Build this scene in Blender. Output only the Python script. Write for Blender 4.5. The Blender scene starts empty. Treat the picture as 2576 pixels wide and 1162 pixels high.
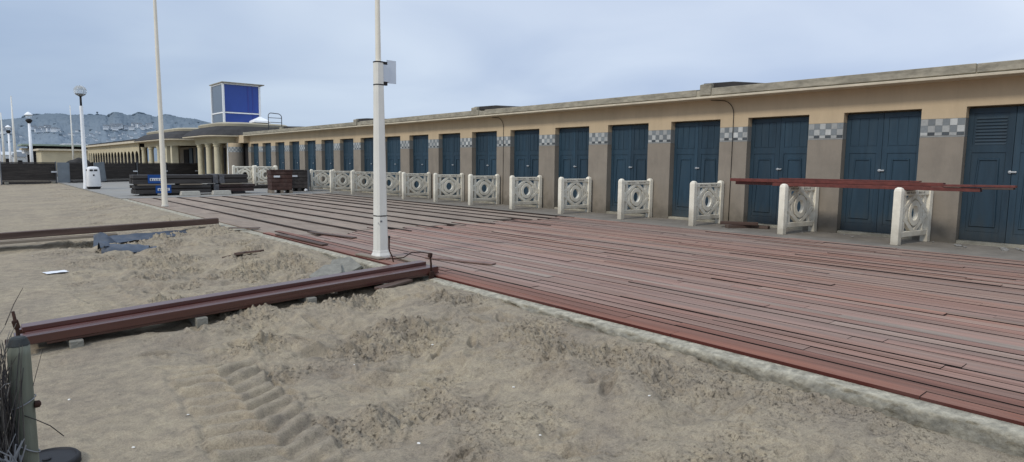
import bpy, math, random
import numpy as np
from mathutils import Vector, Matrix, Euler
random.seed(7); rng = np.random.default_rng(7)
scn = bpy.context.scene
COL = scn.collection
R = math.radians

# ------------------------------------------------------------------ camera
cam_d = bpy.data.cameras.new('camera'); cam = bpy.data.objects.new('camera', cam_d); COL.objects.link(cam)
cam_d.sensor_width = 36; cam_d.lens = 36*1571.4/2575; cam_d.clip_start = .05; cam_d.clip_end = 9000
cam.matrix_world = (Matrix.Translation((0, 0, 1.4)) @ Matrix.Rotation(-R(41.03), 4, 'Z')
                    @ Matrix.Rotation(R(90-6.16), 4, 'X') @ Matrix.Rotation(R(.53), 4, 'Z'))
scn.camera = cam
scn.view_settings.view_transform = 'Standard'; scn.view_settings.look = 'None'; scn.view_settings.exposure = 0

# ------------------------------------------------------------------ materials
def nt(m):
    m.use_nodes = True
    n = m.node_tree.nodes; l = m.node_tree.links
    return n, l, n['Principled BSDF']

def mat(name, c, rough=.8, var=.12, scale=6, bump=.15, stretch=(1, 1, 1), fine=None, metal=0, attr=False, spec=.3,
        dirt=None, dirt_scale=1.5, dirt_amt=.5, dirt_stretch=(1, 1, 1), hue=None, rnd=0, grime=None):
    """procedural surface: two noise octaves of brightness, optional stains, optional per-face colour"""
    m = bpy.data.materials.new(name); n, l, p = nt(m)
    p.inputs['Roughness'].default_value = rough; p.inputs['Metallic'].default_value = metal
    p.inputs['Specular IOR Level'].default_value = spec
    tc = n.new('ShaderNodeTexCoord'); mp = n.new('ShaderNodeMapping'); mp.inputs['Scale'].default_value = stretch
    oi = n.new('ShaderNodeObjectInfo')
    off = n.new('ShaderNodeVectorMath'); off.operation = 'SCALE'; off.inputs[0].default_value = (17, 31, 7)
    l.new(oi.outputs['Random'], off.inputs['Scale'])
    add = n.new('ShaderNodeVectorMath'); l.new(tc.outputs['Object'], add.inputs[0]); l.new(off.outputs[0], add.inputs[1])
    l.new(add.outputs[0], mp.inputs['Vector'])
    n1 = n.new('ShaderNodeTexNoise'); n1.inputs['Scale'].default_value = scale; n1.inputs['Detail'].default_value = 8
    n1.inputs['Roughness'].default_value = .65
    l.new(mp.outputs[0], n1.inputs['Vector'])
    mr = n.new('ShaderNodeMapRange'); mr.inputs[1].default_value = .25; mr.inputs[2].default_value = .75
    mr.inputs[3].default_value = 1-var*1.6; mr.inputs[4].default_value = 1+var
    l.new(n1.outputs['Fac'], mr.inputs[0])
    mul = n.new('ShaderNodeMix'); mul.data_type = 'RGBA'; mul.blend_type = 'MULTIPLY'; mul.inputs[0].default_value = 1
    if attr:
        a = n.new('ShaderNodeVertexColor'); a.layer_name = 'Col'; l.new(a.outputs['Color'], mul.inputs[6])
    else:
        mul.inputs[6].default_value = (*c, 1)
    l.new(mr.outputs[0], mul.inputs[7])
    out = mul.outputs[2]
    if hue is not None:
        nh = n.new('ShaderNodeTexNoise'); nh.inputs['Scale'].default_value = scale*.23; nh.inputs['Detail'].default_value = 4
        l.new(mp.outputs[0], nh.inputs['Vector'])
        rh = n.new('ShaderNodeMapRange'); rh.inputs[1].default_value = .4; rh.inputs[2].default_value = .68
        l.new(nh.outputs['Fac'], rh.inputs[0])
        mh = n.new('ShaderNodeMix'); mh.data_type = 'RGBA'; mh.blend_type = 'MULTIPLY'
        l.new(rh.outputs[0], mh.inputs[0]); l.new(out, mh.inputs[6]); mh.inputs[7].default_value = (*hue, 1)
        out = mh.outputs[2]
    if dirt is not None:
        md = n.new('ShaderNodeMapping'); md.inputs['Scale'].default_value = dirt_stretch; l.new(add.outputs[0], md.inputs['Vector'])
        n2 = n.new('ShaderNodeTexNoise'); n2.inputs['Scale'].default_value = dirt_scale; n2.inputs['Detail'].default_value = 9
        n2.inputs['Roughness'].default_value = .7
        l.new(md.outputs[0], n2.inputs['Vector'])
        r2 = n.new('ShaderNodeMapRange'); r2.inputs[1].default_value = .48; r2.inputs[2].default_value = .72
        r2.inputs[3].default_value = 0; r2.inputs[4].default_value = dirt_amt
        l.new(n2.outputs['Fac'], r2.inputs[0])
        mx = n.new('ShaderNodeMix'); mx.data_type = 'RGBA'; l.new(r2.outputs[0], mx.inputs[0]); l.new(out, mx.inputs[6])
        mx.inputs[7].default_value = (*dirt, 1); out = mx.outputs[2]
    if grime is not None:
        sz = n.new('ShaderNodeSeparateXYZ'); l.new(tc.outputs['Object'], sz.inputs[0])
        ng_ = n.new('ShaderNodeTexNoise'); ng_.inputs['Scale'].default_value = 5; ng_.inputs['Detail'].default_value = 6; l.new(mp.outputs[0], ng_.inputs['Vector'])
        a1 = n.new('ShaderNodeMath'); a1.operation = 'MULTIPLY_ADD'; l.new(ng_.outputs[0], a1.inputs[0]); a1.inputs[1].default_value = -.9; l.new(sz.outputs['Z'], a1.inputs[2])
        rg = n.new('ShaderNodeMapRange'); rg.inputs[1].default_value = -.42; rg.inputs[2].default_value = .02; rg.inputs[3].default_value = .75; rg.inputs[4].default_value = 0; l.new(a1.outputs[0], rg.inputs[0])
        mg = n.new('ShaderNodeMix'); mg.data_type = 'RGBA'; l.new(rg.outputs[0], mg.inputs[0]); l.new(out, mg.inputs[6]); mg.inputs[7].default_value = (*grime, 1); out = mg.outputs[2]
    if rnd:
        rb = n.new('ShaderNodeMapRange'); rb.inputs[3].default_value = 1-rnd; rb.inputs[4].default_value = 1+rnd; l.new(oi.outputs['Random'], rb.inputs[0])
        mb_ = n.new('ShaderNodeMix'); mb_.data_type = 'RGBA'; mb_.blend_type = 'MULTIPLY'; mb_.inputs[0].default_value = 1; l.new(out, mb_.inputs[6]); l.new(rb.outputs[0], mb_.inputs[7]); out = mb_.outputs[2]
    l.new(out, p.inputs['Base Color'])
    rr = n.new('ShaderNodeMapRange'); rr.inputs[3].default_value = max(0, rough-.12); rr.inputs[4].default_value = min(1, rough+.12)
    l.new(n1.outputs['Fac'], rr.inputs[0]); l.new(rr.outputs[0], p.inputs['Roughness'])
    if bump:
        b = n.new('ShaderNodeBump'); b.inputs['Strength'].default_value = bump; b.inputs['Distance'].default_value = .02
        if fine:
            n3 = n.new('ShaderNodeTexNoise'); n3.inputs['Scale'].default_value = fine; n3.inputs['Detail'].default_value = 5
            l.new(mp.outputs[0], n3.inputs['Vector'])
            l.new(n3.outputs['Fac'], b.inputs['Height'])
        else:
            l.new(n1.outputs['Fac'], b.inputs['Height'])
        l.new(b.outputs[0], p.inputs['Normal'])
    return m

M = {}
M['sand'] = None
M['board'] = mat('red_board', (.2, .07, .05), .66, .3, 11, .3, (1.6, .05, 1), attr=True, spec=.2, hue=(1.14, 1.02, .93), dirt=(.3, .265, .23), dirt_scale=1.1, dirt_amt=.4, dirt_stretch=(1.2, .16, 1))
M['strip'] = mat('old_strip', (.24, .2, .16), .9, .22, 5, .3, (1, .25, 1), attr=True, dirt=(.30, .265, .21), dirt_scale=2, dirt_amt=.6, dirt_stretch=(1, .3, 1))
M['joist'] = mat('joist_timber', (.04, .028, .022), .9, .4, 4, .3, (1, .2, 1))
M['gap'] = mat('dark_gap', (.022, .017, .014), .95, .3, 8, .3)
M['kerb'] = mat('kerb_concrete', (.33, .315, .27), .95, .34, 12, .9, fine=34, attr=True, dirt=(.1, .1, .09), dirt_scale=14, dirt_amt=.45)
M['paving'] = mat('pale_paving', (.27, .26, .235), .9, .14, 2.2, .2, fine=25, dirt=(.3, .265, .21), dirt_scale=.5, dirt_amt=.7)
M['apron'] = mat('apron_concrete', (.225, .2, .165), .92, .2, 2.5, .3, fine=30, dirt=(.13, .115, .1), dirt_scale=1.4, dirt_amt=.5)
M['upper'] = mat('cream_render', (.54, .43, .285), .9, .07, 1.2, .1, (1, 1, .5), fine=60, dirt=(.4, .315, .21), dirt_scale=1.2, dirt_amt=.45, dirt_stretch=(1, 2, .25))
M['dado'] = mat('taupe_render', (.265, .23, .185), .9, .1, 2, .12, fine=60, rnd=.05, grime=(.13, .115, .09), dirt=(.14, .125, .105), dirt_scale=1.5, dirt_amt=.35, dirt_stretch=(1, 2, .4))
M['tile'] = mat('mosaic_tile', (.5, .5, .5), .35, .12, 20, .05, attr=True, spec=.5)
M['fascia'] = mat('weathered_fascia', (.36, .33, .255), .95, .3, 4, .4, (1, 1, 2.5), fine=35, dirt=(.1, .095, .08), dirt_scale=2.2, dirt_amt=.55, dirt_stretch=(1, .5, 2))
M['slab'] = mat('pale_roof_slab', (.42, .38, .28), .9, .15, 2, .2, dirt=(.2, .185, .15), dirt_scale=1, dirt_amt=.4)
M['block'] = mat('pale_block', (.46, .44, .38), .9, .12, 6, .2)
M['lip'] = mat('cream_lip', (.6, .53, .4), .85, .1, 3, .1, dirt=(.3, .26, .2), dirt_scale=2.5, dirt_amt=.4)
M['roofing'] = mat('roof_felt', (.042, .04, .039), .9, .3, 2, .3, dirt=(.075, .07, .063), dirt_scale=.9, dirt_amt=.5)
M['door'] = mat('blue_paint', (.021, .05, .076), .5, .2, 3, .08, (1, 2, .3), spec=.4, rnd=.2, grime=(.05, .06, .062), dirt=(.046, .07, .085), dirt_scale=2, dirt_amt=.35, dirt_stretch=(1, 3, .5))
M['white'] = mat('white_concrete', (.82, .77, .64), .8, .1, 5, .2, fine=50, rnd=.06, grime=(.36, .32, .25), dirt=(.5, .45, .35), dirt_scale=4, dirt_amt=.4, dirt_stretch=(1, 1, .6))
M['mast'] = mat('white_mast_paint', (.72, .7, .63), .45, .05, 3, .03, dirt=(.5, .45, .36), dirt_scale=3, dirt_amt=.25, dirt_stretch=(3, 3, .4))
M['mastup'] = mat('cream_mast_paint', (.76, .71, .6), .5, .06, 3, .03)
M['plate'] = mat('pale_plate', (.62, .67, .72), .35, .04, 3, .02)
M['black'] = mat('black_rubber', (.018, .018, .02), .6, .3, 10, .15)
M['dark'] = mat('dark_metal', (.03, .028, .027), .6, .3, 12, .2, metal=.4)
M['rust'] = mat('rusty_steel', (.05, .025, .018), .8, .35, 18, .3, metal=.3)
M['steel'] = mat('bright_steel', (.6, .6, .58), .35, .1, 10, .05, metal=.8)
M['redplank'] = mat('fresh_red_plank', (.075, .02, .013), .3, .25, 7, .05, (.08, 1.5, 1.5), spec=.9, dirt=(.11, .05, .04), dirt_scale=3, dirt_amt=.25, dirt_stretch=(.15, 2, 2))
M['railplank'] = mat('red_rail_plank', (.14, .036, .026), .4, .3, 7, .15, (1.5, .08, 1.5), spec=.5)
M['pinkplank'] = mat('worn_pink_plank', (.21, .138, .115), .75, .3, 7, .2, (1.5, .08, 1.5))
M['brownbeam'] = mat('brown_beam', (.085, .052, .04), .7, .3, 7, .25, (.08, 1.5, 1.5), dirt=(.2, .17, .135), dirt_scale=3, dirt_amt=.5, dirt_stretch=(.2, 2, 2))
M['tanplank'] = mat('sandy_plank', (.24, .2, .155), .9, .2, 7, .25, (.1, 1.5, 1.5))
M['tarp'] = mat('grey_tarp', (.075, .095, .125), .75, .2, 7, .3, dirt=(.22, .2, .17), dirt_scale=4, dirt_amt=.35)
M['timber'] = mat('dark_timber', (.052, .047, .044), .7, .35, 5, .3, (.2, 1, 1.5), dirt=(.095, .088, .082), dirt_scale=2, dirt_amt=.5, dirt_stretch=(.4, 2, 3))
M['timber2'] = mat('dark_red_timber', (.06, .036, .032), .7, .35, 5, .3, (.2, 1, 1.5), dirt=(.1, .09, .085), dirt_scale=2, dirt_amt=.4)
M['blue'] = mat('blue_sheet', (.01, .07, .26), .5, .1, 5, .05)
M['paper'] = mat('white_paper', (.72, .73, .74), .7, .05, 9, .05)
M['concrete'] = mat('broken_concrete', (.23, .22, .185), .95, .22, 9, .5, fine=45)
M['crate'] = mat('brown_crate', (.07, .036, .028), .75, .3, 5, .25, dirt=(.15, .11, .09), dirt_scale=3, dirt_amt=.4)
M['crate2'] = mat('greybrown_crate', (.06, .05, .045), .75, .3, 5, .25, dirt=(.14, .125, .11), dirt_scale=3, dirt_amt=.5)
M['grey'] = mat('grey_metal', (.16, .17, .18), .55, .15, 5, .08, metal=.2)
M['blueglass'] = mat('blue_glass', (.032, .075, .33), .22, .08, .6, .0, spec=.45)
M['greyglass'] = mat('grey_glass', (.13, .16, .2), .2, .06, .6, .0, spec=.45)
M['whitepaint'] = mat('white_frame_paint', (.86, .87, .87), .5, .05, 5, .03)
M['bin'] = mat('white_bin_plastic', (.74, .74, .73), .4, .05, 5, .03)
M['postwood'] = mat('green_grey_post', (.15, .16, .125), .85, .3, 14, .45, (1, 1, .1), dirt=(.07, .075, .06), dirt_scale=5, dirt_amt=.55, dirt_stretch=(2, 2, .3))
M['postcap'] = mat('dark_post_end', (.045, .05, .05), .85, .3, 16, .3)
M['twig'] = mat('heather_twig', (.075, .066, .058), .9, .4, 20, .2, attr=True)
M['reed'] = mat('pale_reed', (.22, .225, .235), .7, .2, 20, .2, (1, 1, .2))
M['screen'] = mat('blueblack_mesh', (.022, .027, .04), .8, .3, 40, .3)
def haze_mat(name, top, foot, amp):  # distance haze put into the colour, blended by height from foot to top
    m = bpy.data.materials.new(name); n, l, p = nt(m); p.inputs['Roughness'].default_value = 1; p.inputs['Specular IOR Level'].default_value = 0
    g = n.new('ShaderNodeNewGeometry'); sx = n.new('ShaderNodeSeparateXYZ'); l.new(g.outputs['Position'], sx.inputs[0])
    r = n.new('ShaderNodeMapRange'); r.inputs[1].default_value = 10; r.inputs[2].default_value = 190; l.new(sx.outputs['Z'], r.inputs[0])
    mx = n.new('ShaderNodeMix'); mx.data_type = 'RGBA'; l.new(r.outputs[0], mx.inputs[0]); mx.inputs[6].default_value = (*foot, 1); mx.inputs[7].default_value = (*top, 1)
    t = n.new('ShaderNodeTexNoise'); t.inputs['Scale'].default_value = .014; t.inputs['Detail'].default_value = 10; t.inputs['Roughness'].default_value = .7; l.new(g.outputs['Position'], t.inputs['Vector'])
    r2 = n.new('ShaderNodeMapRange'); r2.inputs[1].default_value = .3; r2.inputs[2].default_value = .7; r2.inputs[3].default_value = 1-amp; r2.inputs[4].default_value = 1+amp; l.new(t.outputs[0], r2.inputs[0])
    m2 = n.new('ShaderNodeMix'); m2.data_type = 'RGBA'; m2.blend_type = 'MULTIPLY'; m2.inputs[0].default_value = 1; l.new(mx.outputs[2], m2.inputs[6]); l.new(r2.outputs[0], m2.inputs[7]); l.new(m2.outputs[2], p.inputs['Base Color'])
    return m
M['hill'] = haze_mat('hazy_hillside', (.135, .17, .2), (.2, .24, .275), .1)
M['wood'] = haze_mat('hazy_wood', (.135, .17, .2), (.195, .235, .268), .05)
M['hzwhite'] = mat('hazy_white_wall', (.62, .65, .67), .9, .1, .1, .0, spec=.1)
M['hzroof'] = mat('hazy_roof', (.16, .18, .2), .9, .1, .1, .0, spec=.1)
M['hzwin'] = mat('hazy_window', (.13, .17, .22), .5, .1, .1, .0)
M['beige'] = mat('far_beige_render', (.55, .485, .335), .9, .08, .8, .05, dirt=(.42, .37, .26), dirt_scale=.7, dirt_amt=.4)
M['greenroof'] = mat('far_green_roof', (.3, .36, .29), .7, .15, 1, .05)
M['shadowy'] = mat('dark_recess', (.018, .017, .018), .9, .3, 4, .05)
M['column'] = mat('cream_column', (.62, .56, .39), .8, .08, 3, .1, dirt=(.33, .29, .22), dirt_scale=2, dirt_amt=.35)
M['stone'] = mat('rubble_stone', (.25, .24, .22), .95, .3, 20, .4)
M['shell'] = mat('white_shell', (.7, .68, .62), .6, .1, 30, .1)
M['mesh_far'] = mat('dark_hoarding', (.045, .039, .035), .85, .35, 3, .25, (.5, .5, 4), dirt=(.09, .08, .07), dirt_scale=1.6, dirt_amt=.5, dirt_stretch=(.4, .4, 4))
gl = bpy.data.materials.new('clear_globe'); n, l, p = nt(gl)
p.inputs['Base Color'].default_value = (.8, .84, .86, 1); p.inputs['Roughness'].default_value = .25
p.inputs['Transmission Weight'].default_value = .7; p.inputs['IOR'].default_value = 1.1
nz = n.new('ShaderNodeTexNoise'); nz.inputs['Scale'].default_value = 9
bp = n.new('ShaderNodeBump'); bp.inputs['Strength'].default_value = .2; l.new(nz.outputs[0], bp.inputs['Height']); l.new(bp.outputs[0], p.inputs['Normal'])
M['globe'] = gl

# ------------------------------------------------------------------ mesh builder
class MB:
    def __init__(s): s.v = []; s.f = []; s.c = []
    def add(s, vs, fs, c=None):
        o = len(s.v); s.v += [tuple(v) for v in vs]
        for f in fs: s.f.append(tuple(i+o for i in f)); s.c.append(c or (1, 1, 1))
        return s
    def box(s, x0, x1, y0, y1, z0, z1, c=None):
        vs = [(x0,y0,z0),(x1,y0,z0),(x1,y1,z0),(x0,y1,z0),(x0,y0,z1),(x1,y0,z1),(x1,y1,z1),(x0,y1,z1)]
        return s.add(vs, [(3,2,1,0),(4,5,6,7),(0,1,5,4),(1,2,6,5),(2,3,7,6),(3,0,4,7)], c)
    def obox(s, cen, size, rot=(0, 0, 0), c=None):
        m = Euler(rot).to_matrix(); a, b, d = size[0]/2, size[1]/2, size[2]/2
        vs = [m @ Vector(q) + Vector(cen) for q in
              [(-a,-b,-d),(a,-b,-d),(a,b,-d),(-a,b,-d),(-a,-b,d),(a,-b,d),(a,b,d),(-a,b,d)]]
        return s.add(vs, [(3,2,1,0),(4,5,6,7),(0,1,5,4),(1,2,6,5),(2,3,7,6),(3,0,4,7)], c)
    def bar(s, p, q, w, t, up=(0, 1, 0), c=None):
        """square bar from p to q: width w in the plane, thickness t along `up`"""
        p, q, u = Vector(p), Vector(q), Vector(up); d = (q-p).normalized(); k = d.cross(u).normalized()
        vs = []
        for e in (p, q):
            for a, b in ((-1,-1),(1,-1),(1,1),(-1,1)): vs.append(e + k*a*w/2 + u*b*t/2)
        return s.add(vs, [(0,1,2,3),(7,6,5,4),(0,4,5,1),(1,5,6,2),(2,6,7,3),(3,7,4,0)], c)
    def tube(s, pts, rad, seg=10, c=None, cap=True):
        pts = [Vector(p) for p in pts]; rad = rad if isinstance(rad, (list, tuple)) else [rad]*len(pts)
        o = []; vs = []
        for i, p in enumerate(pts):
            d = (pts[min(i+1, len(pts)-1)] - pts[max(i-1, 0)]).normalized()
            a = d.cross(Vector((0, 1, 0)) if abs(d.y) < .9 else Vector((1, 0, 0))).normalized(); b = d.cross(a)
            for k in range(seg):
                t = 2*math.pi*k/seg; vs.append(p + (a*math.cos(t)+b*math.sin(t))*rad[i])
        fs = []
        for i in range(len(pts)-1):
            for k in range(seg):
                fs.append((i*seg+k, (i+1)*seg+k, (i+1)*seg+(k+1) % seg, i*seg+(k+1) % seg))
        if cap: fs += [tuple(range(seg)), tuple(reversed(range((len(pts)-1)*seg, len(pts)*seg)))]
        return s.add(vs, fs, c)
    def lathe(s, prof, seg=24, cen=(0, 0, 0), c=None, sq=None):
        """prof (r,z) from bottom to top; sq = superellipse exponent for rounded-square sections"""
        vs = []
        for r, z in prof:
            for k in range(seg):
                t = 2*math.pi*k/seg; ca, sa = math.cos(t), math.sin(t)
                if sq: ca = math.copysign(abs(ca)**(2/sq), ca); sa = math.copysign(abs(sa)**(2/sq), sa)
                vs.append((cen[0]+r*ca, cen[1]+r*sa, cen[2]+z))
        fs = []
        for i in range(len(prof)-1):
            for k in range(seg): fs.append((i*seg+k, i*seg+(k+1) % seg, (i+1)*seg+(k+1) % seg, (i+1)*seg+k))
        fs += [tuple(reversed(range(seg))), tuple(range((len(prof)-1)*seg, len(prof)*seg))]
        return s.add(vs, fs, c)
    def prism(s, poly, z0, z1, c=None):
        n = len(poly); vs = [(x, y, z0) for x, y in poly] + [(x, y, z1) for x, y in poly]
        fs = [tuple(reversed(range(n))), tuple(range(n, 2*n))] + [(i, (i+1) % n, n+(i+1) % n, n+i) for i in range(n)]
        return s.add(vs, fs, c)
    def loft(s, rings, c=None, cap=True):
        n = len(rings[0]); vs = [v for r in rings for v in r]; fs = []
        for i in range(len(rings)-1):
            for k in range(n): fs.append((i*n+k, i*n+(k+1) % n, (i+1)*n+(k+1) % n, (i+1)*n+k))
        if cap: fs += [tuple(reversed(range(n))), tuple(range((len(rings)-1)*n, len(rings)*n))]
        return s.add(vs, fs, c)
    def ring(s, cen, ro, ri, t, ax='y', seg=28, sx=1, sz=1):
        vs = []
        for k in range(seg):
            a = 2*math.pi*k/seg
            for r, d in ((ro,-t/2),(ro,t/2),(ri,t/2),(ri,-t/2)):
                vs.append((cen[0]+r*math.cos(a)*sx, cen[1]+d, cen[2]+r*math.sin(a)*sz))
        fs = []
        for k in range(seg):
            for j in range(4):
                fs.append((k*4+j, k*4+(j+1) % 4, ((k+1) % seg)*4+(j+1) % 4, ((k+1) % seg)*4+j))
        return s.add(vs, fs)
    def build(s, name, m, parent=None, off=(0, 0, 0), bevel=0, smooth=False, colors=False):
        me = bpy.data.meshes.new(name)
        vs = [(v[0]-off[0], v[1]-off[1], v[2]-off[2]) for v in s.v] if any(off) else s.v
        me.from_pydata(vs, [], s.f); me.validate()
        if colors:
            ca = me.color_attributes.new('Col', 'FLOAT_COLOR', 'CORNER'); buf = []
            for f, c in zip(s.f, s.c): buf += [c[0], c[1], c[2], 1.0]*len(f)
            ca.data.foreach_set('color', buf)
        import bmesh
        bm = bmesh.new(); bm.from_mesh(me); bmesh.ops.recalc_face_normals(bm, faces=bm.faces); bm.to_mesh(me); bm.free()
        if smooth: me.shade_smooth()
        o = bpy.data.objects.new(name, me); COL.objects.link(o); me.materials.append(m)
        if parent: o.parent = parent
        if bevel:
            b = o.modifiers.new('bevel', 'BEVEL'); b.width = bevel; b.segments = 2; b.limit_method = 'ANGLE'; b.angle_limit = R(40)
        return o
def autosmooth(o, ang=40):
    me = o.data; me.shade_smooth()
    try: me.set_sharp_from_angle(angle=R(ang))
    except Exception: pass
    return o
def tag(o, label=None, cat=None, group=None, kind=None):
    if label: o['label'] = label
    if cat: o['category'] = cat
    if group: o['group'] = group
    if kind: o['kind'] = kind
    return o
def thing(name, label, cat, loc=(0, 0, 0), rot=(0, 0, 0), group=None):
    o = bpy.data.objects.new(name, None); COL.objects.link(o); o.location = loc; o.rotation_euler = rot
    o.empty_display_size = .2
    return tag(o, label, cat, group)
def struct(o): o['kind'] = 'structure'; return o
def dup(src, loc, rot=None, label=None, group=None):
    def cp(o, par):
        c = o.copy(); COL.objects.link(c); c.parent = par
        for ch in o.children: cp(ch, c)
        return c
    r = cp(src, None); r.location = loc
    if rot is not None: r.rotation_euler = rot
    if label: r['label'] = label
    if group: r['group'] = group
    return r

# ------------------------------------------------------------------ numpy noise
_perm = rng.permutation(4096); _ga = rng.random(4096)*2*np.pi
def gnoise(x, y, s=0):
    x = np.asarray(x, float)+s*13.7; y = np.asarray(y, float)+s*7.3
    xi = np.floor(x).astype(int); yi = np.floor(y).astype(int); fx = x-xi; fy = y-yi
    u = fx*fx*fx*(fx*(fx*6-15)+10); v = fy*fy*fy*(fy*(fy*6-15)+10)
    def g(i, j, dx, dy):
        h = _ga[(_perm[(i & 4095)] + j) & 4095]
        return np.cos(h)*dx+np.sin(h)*dy
    a = g(xi, yi, fx, fy); b = g(xi+1, yi, fx-1, fy); c = g(xi, yi+1, fx, fy-1); d = g(xi+1, yi+1, fx-1, fy-1)
    return ((a*(1-u)+b*u)*(1-v)+(c*(1-u)+d*u)*v)*1.5
def fbm(x, y, o=4, s=0, g=.5):
    r = 0; a = 1; f = 1
    for i in range(o): r = r+a*gnoise(x*f, y*f, s+i*3); a *= g; f *= 2.03
    return r
def sm(a, b, x): t = np.clip((x-a)/(b-a), 0, 1); return t*t*(3-2*t)
def clods(x, y, cell, s, keep):
    X = x/cell; Y = y/cell; xi = np.floor(X).astype(int); yi = np.floor(Y).astype(int); best = np.zeros_like(X)
    for i in (-1, 0, 1):
        for j in (-1, 0, 1):
            a = xi+i; b = yi+j
            h = (_perm[(a+s) & 4095]+b*7) & 4095; h2 = _perm[h]; h3 = _perm[h2]
            cx = a+h2/4096; cy = b+h3/4096; k = _perm[h3]/4096
            rr = .25+.45*((_perm[(h3+5) & 4095])/4096)
            d2 = (X-cx)**2+(Y-cy)**2
            best = np.maximum(best, np.where(k < keep, np.sqrt(np.maximum(rr*rr-d2, 0)), 0))
    return best*cell

# ------------------------------------------------------------------ sand
SMASK = [None]
def sand_h(X, Y):
    kd = np.interp(Y, [-3, 1, 3, 4.4, 5.6, 6.2, 6.8, 7.3, 8.6, 9.3, 10.5, 13, 16, 20, 60],
                   [-.15, -.13, -.10, -.075, -.045, -.035, -.06, -.17, -.16, -.07, -.04, -.04, -.05, -.035, -.03])
    stl = -.165+(X-.27)*.0428-.056
    base = -.24+.17*sm(12, 34, Y)+.03*gnoise(X/2.3, Y/2.3, 1)
    wob = .35*gnoise(X*.8, Y*.8, 2)
    t = sm(2.3, 4.15, X+wob*np.minimum(1, (4.3-X))); z = base*(1-t)+kd*t
    z = z+np.maximum(0, stl-z)*np.exp(-(np.abs(Y-6.45)/.62)**3)*sm(-.1, .4, X)*sm(4.3, 4.1, X)
    dist = sm(.75, 1.7, X+.45*gnoise(X*.9, Y*.9, 4)-.05*np.maximum(0, Y-6))
    dist = dist*(.35+.65*sm(-.25, .3, gnoise(X*1.1, Y*1.1, 5)+.15))
    dist = np.maximum(dist, .55*sm(.5, 1.2, X)*sm(20, 15.5, Y)*sm(9, 10, Y))
    dist = dist*(1-.6*sm(14.5, 18, Y))
    SMASK[0] = np.clip(dist*(.55+.9*sm(-.2, .35, gnoise(X*.9, Y*1.2, 71))), 0, 1.2)
    edge = sm(4.25, 3.8, X)*.7+.3
    q1 = gnoise(X*1.25, Y*1.5, 8); q2 = gnoise(X*2.6+.3*q1, Y*3.1, 9); q3 = gnoise(X*4.6+.3*q2, Y*6.2, 10)
    z = z+dist*edge*(.055*q1+.028*np.tanh(5*q1)*.6+.03*np.tanh(4.5*q2)+.013*np.tanh(5*q3))
    patch = sm(-.04, .36, gnoise(X*1.25, Y*1.45, 21)+.22*(dist-.5))*dist
    n = fbm(X*6, Y*6, 3, 11, .5); z = z+(patch*.9+dist*.12)*edge*.03*(np.abs(n)*1.6-.4)
    n2 = fbm(X*15, Y*13, 3, 17, .55); z = z+(patch*.9+dist*.16+.06)*edge*.010*n2
    z = z+edge*(patch+.12*dist)*(.5*clods(X+.03*n, Y+.03*n2, .1, 3, .45)+.85*clods(X+.015*n2, Y+.02*n, .055, 40, .6)+1.0*clods(X, Y, .032, 77, .6))
    crk = np.abs(gnoise(X*4.2+.2*n2, Y*5.5, 61)); z = z-(dist*.6+.1)*edge*.03*np.exp(-(crk/.04)**2)*sm(.0, .3, gnoise(X*2.1, Y*2.1, 63))
    SMASK[0] = np.clip(patch*1.15+.16*dist+.03, 0, 1.2)
    z = z+(.15+dist)*.35*clods(X, Y, .09, 91, .06)
    z = z+.0022*gnoise(X*38, Y*30, 23)+.005*gnoise(X*6, Y*9, 25)
    # ridged drifts
    # footprints and scuffs
    r2 = np.random.default_rng(5)
    for k in range(280):
        px = r2.uniform(.2, 4.0); py = r2.uniform(1.2, 15) if k % 3 else r2.uniform(1.2, 6); a = r2.uniform(0, 3.14); L = r2.uniform(.06, .16); w = r2.uniform(.025, .06)
        dpt = r2.uniform(.015, .05)*(.25 if px < 1.1 else 1)
        msk = (np.abs(X-px) < .5) & (np.abs(Y-py) < .5)
        if not msk.any(): continue
        dx = X[msk]-px; dy = Y[msk]-py; u = dx*math.cos(a)+dy*math.sin(a); v = -dx*math.sin(a)+dy*math.cos(a)
        q = (u/L)**2+(v/w)**2
        z[msk] += -dpt*np.exp(-q**1.5)+.4*dpt*np.exp(-((np.sqrt(q)-1.45)/.35)**2)
    # tyre track with lug bars
    def track(z, x0, y0, x1, y1, w, pitch, amp, f0, f1, slant):
        L = math.hypot(x1-x0, y1-y0); ux, uy = (x1-x0)/L, (y1-y0)/L
        u = (X-x0)*ux+(Y-y0)*uy; v = (X-x0)*uy-(Y-y0)*ux
        u = u+.03*gnoise(X*3, Y*3, 31); v = v+.03*gnoise(X*2.5, Y*2.5, 33)
        m = sm(w, w*.86, np.abs(v))*sm(f0, f0+.4, u)*sm(f1, f1-.4, u)
        side = sm(-.03, .03, v)
        ph = .14*gnoise(X*1.9, Y*1.9, 39)+(u+np.where(v < 0, -v*slant, v*slant*.25))/pitch+.5*side
        s = ph-np.floor(ph); bar = np.where(s < .62, sm(0, .5, s), sm(1, .66, s))
        rim = np.exp(-((np.abs(v)-w*1.08)/.035)**2)*sm(f0, f0+.4, u)*sm(f1, f1-.4, u)
        flat = -.03+0.9*amp*bar*(.88+.4*gnoise(X*2.2, Y*2.6, 36))+.007*gnoise(X*9, Y*9, 35)+.010*np.tanh(4*gnoise(X*4, Y*5, 38))
        zb = -.235+.02*gnoise(X/1.5, Y/1.5, 1)
        keep = .88*m; SMASK[0] = SMASK[0]*(1-.9*m)
        return z*(1-keep)+(zb+flat)*keep+.022*rim*(.6+.6*gnoise(X*7, Y*7, 37))
    z = track(z, 1.40, 5.5, 1.14, 2.2, .33, .2, .075, 0, 3.4, .7)
    z = track(z, 1.05, 9.6, 1.25, 7.5, .24, .14, .022, 0, 2.1, .4)
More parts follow.
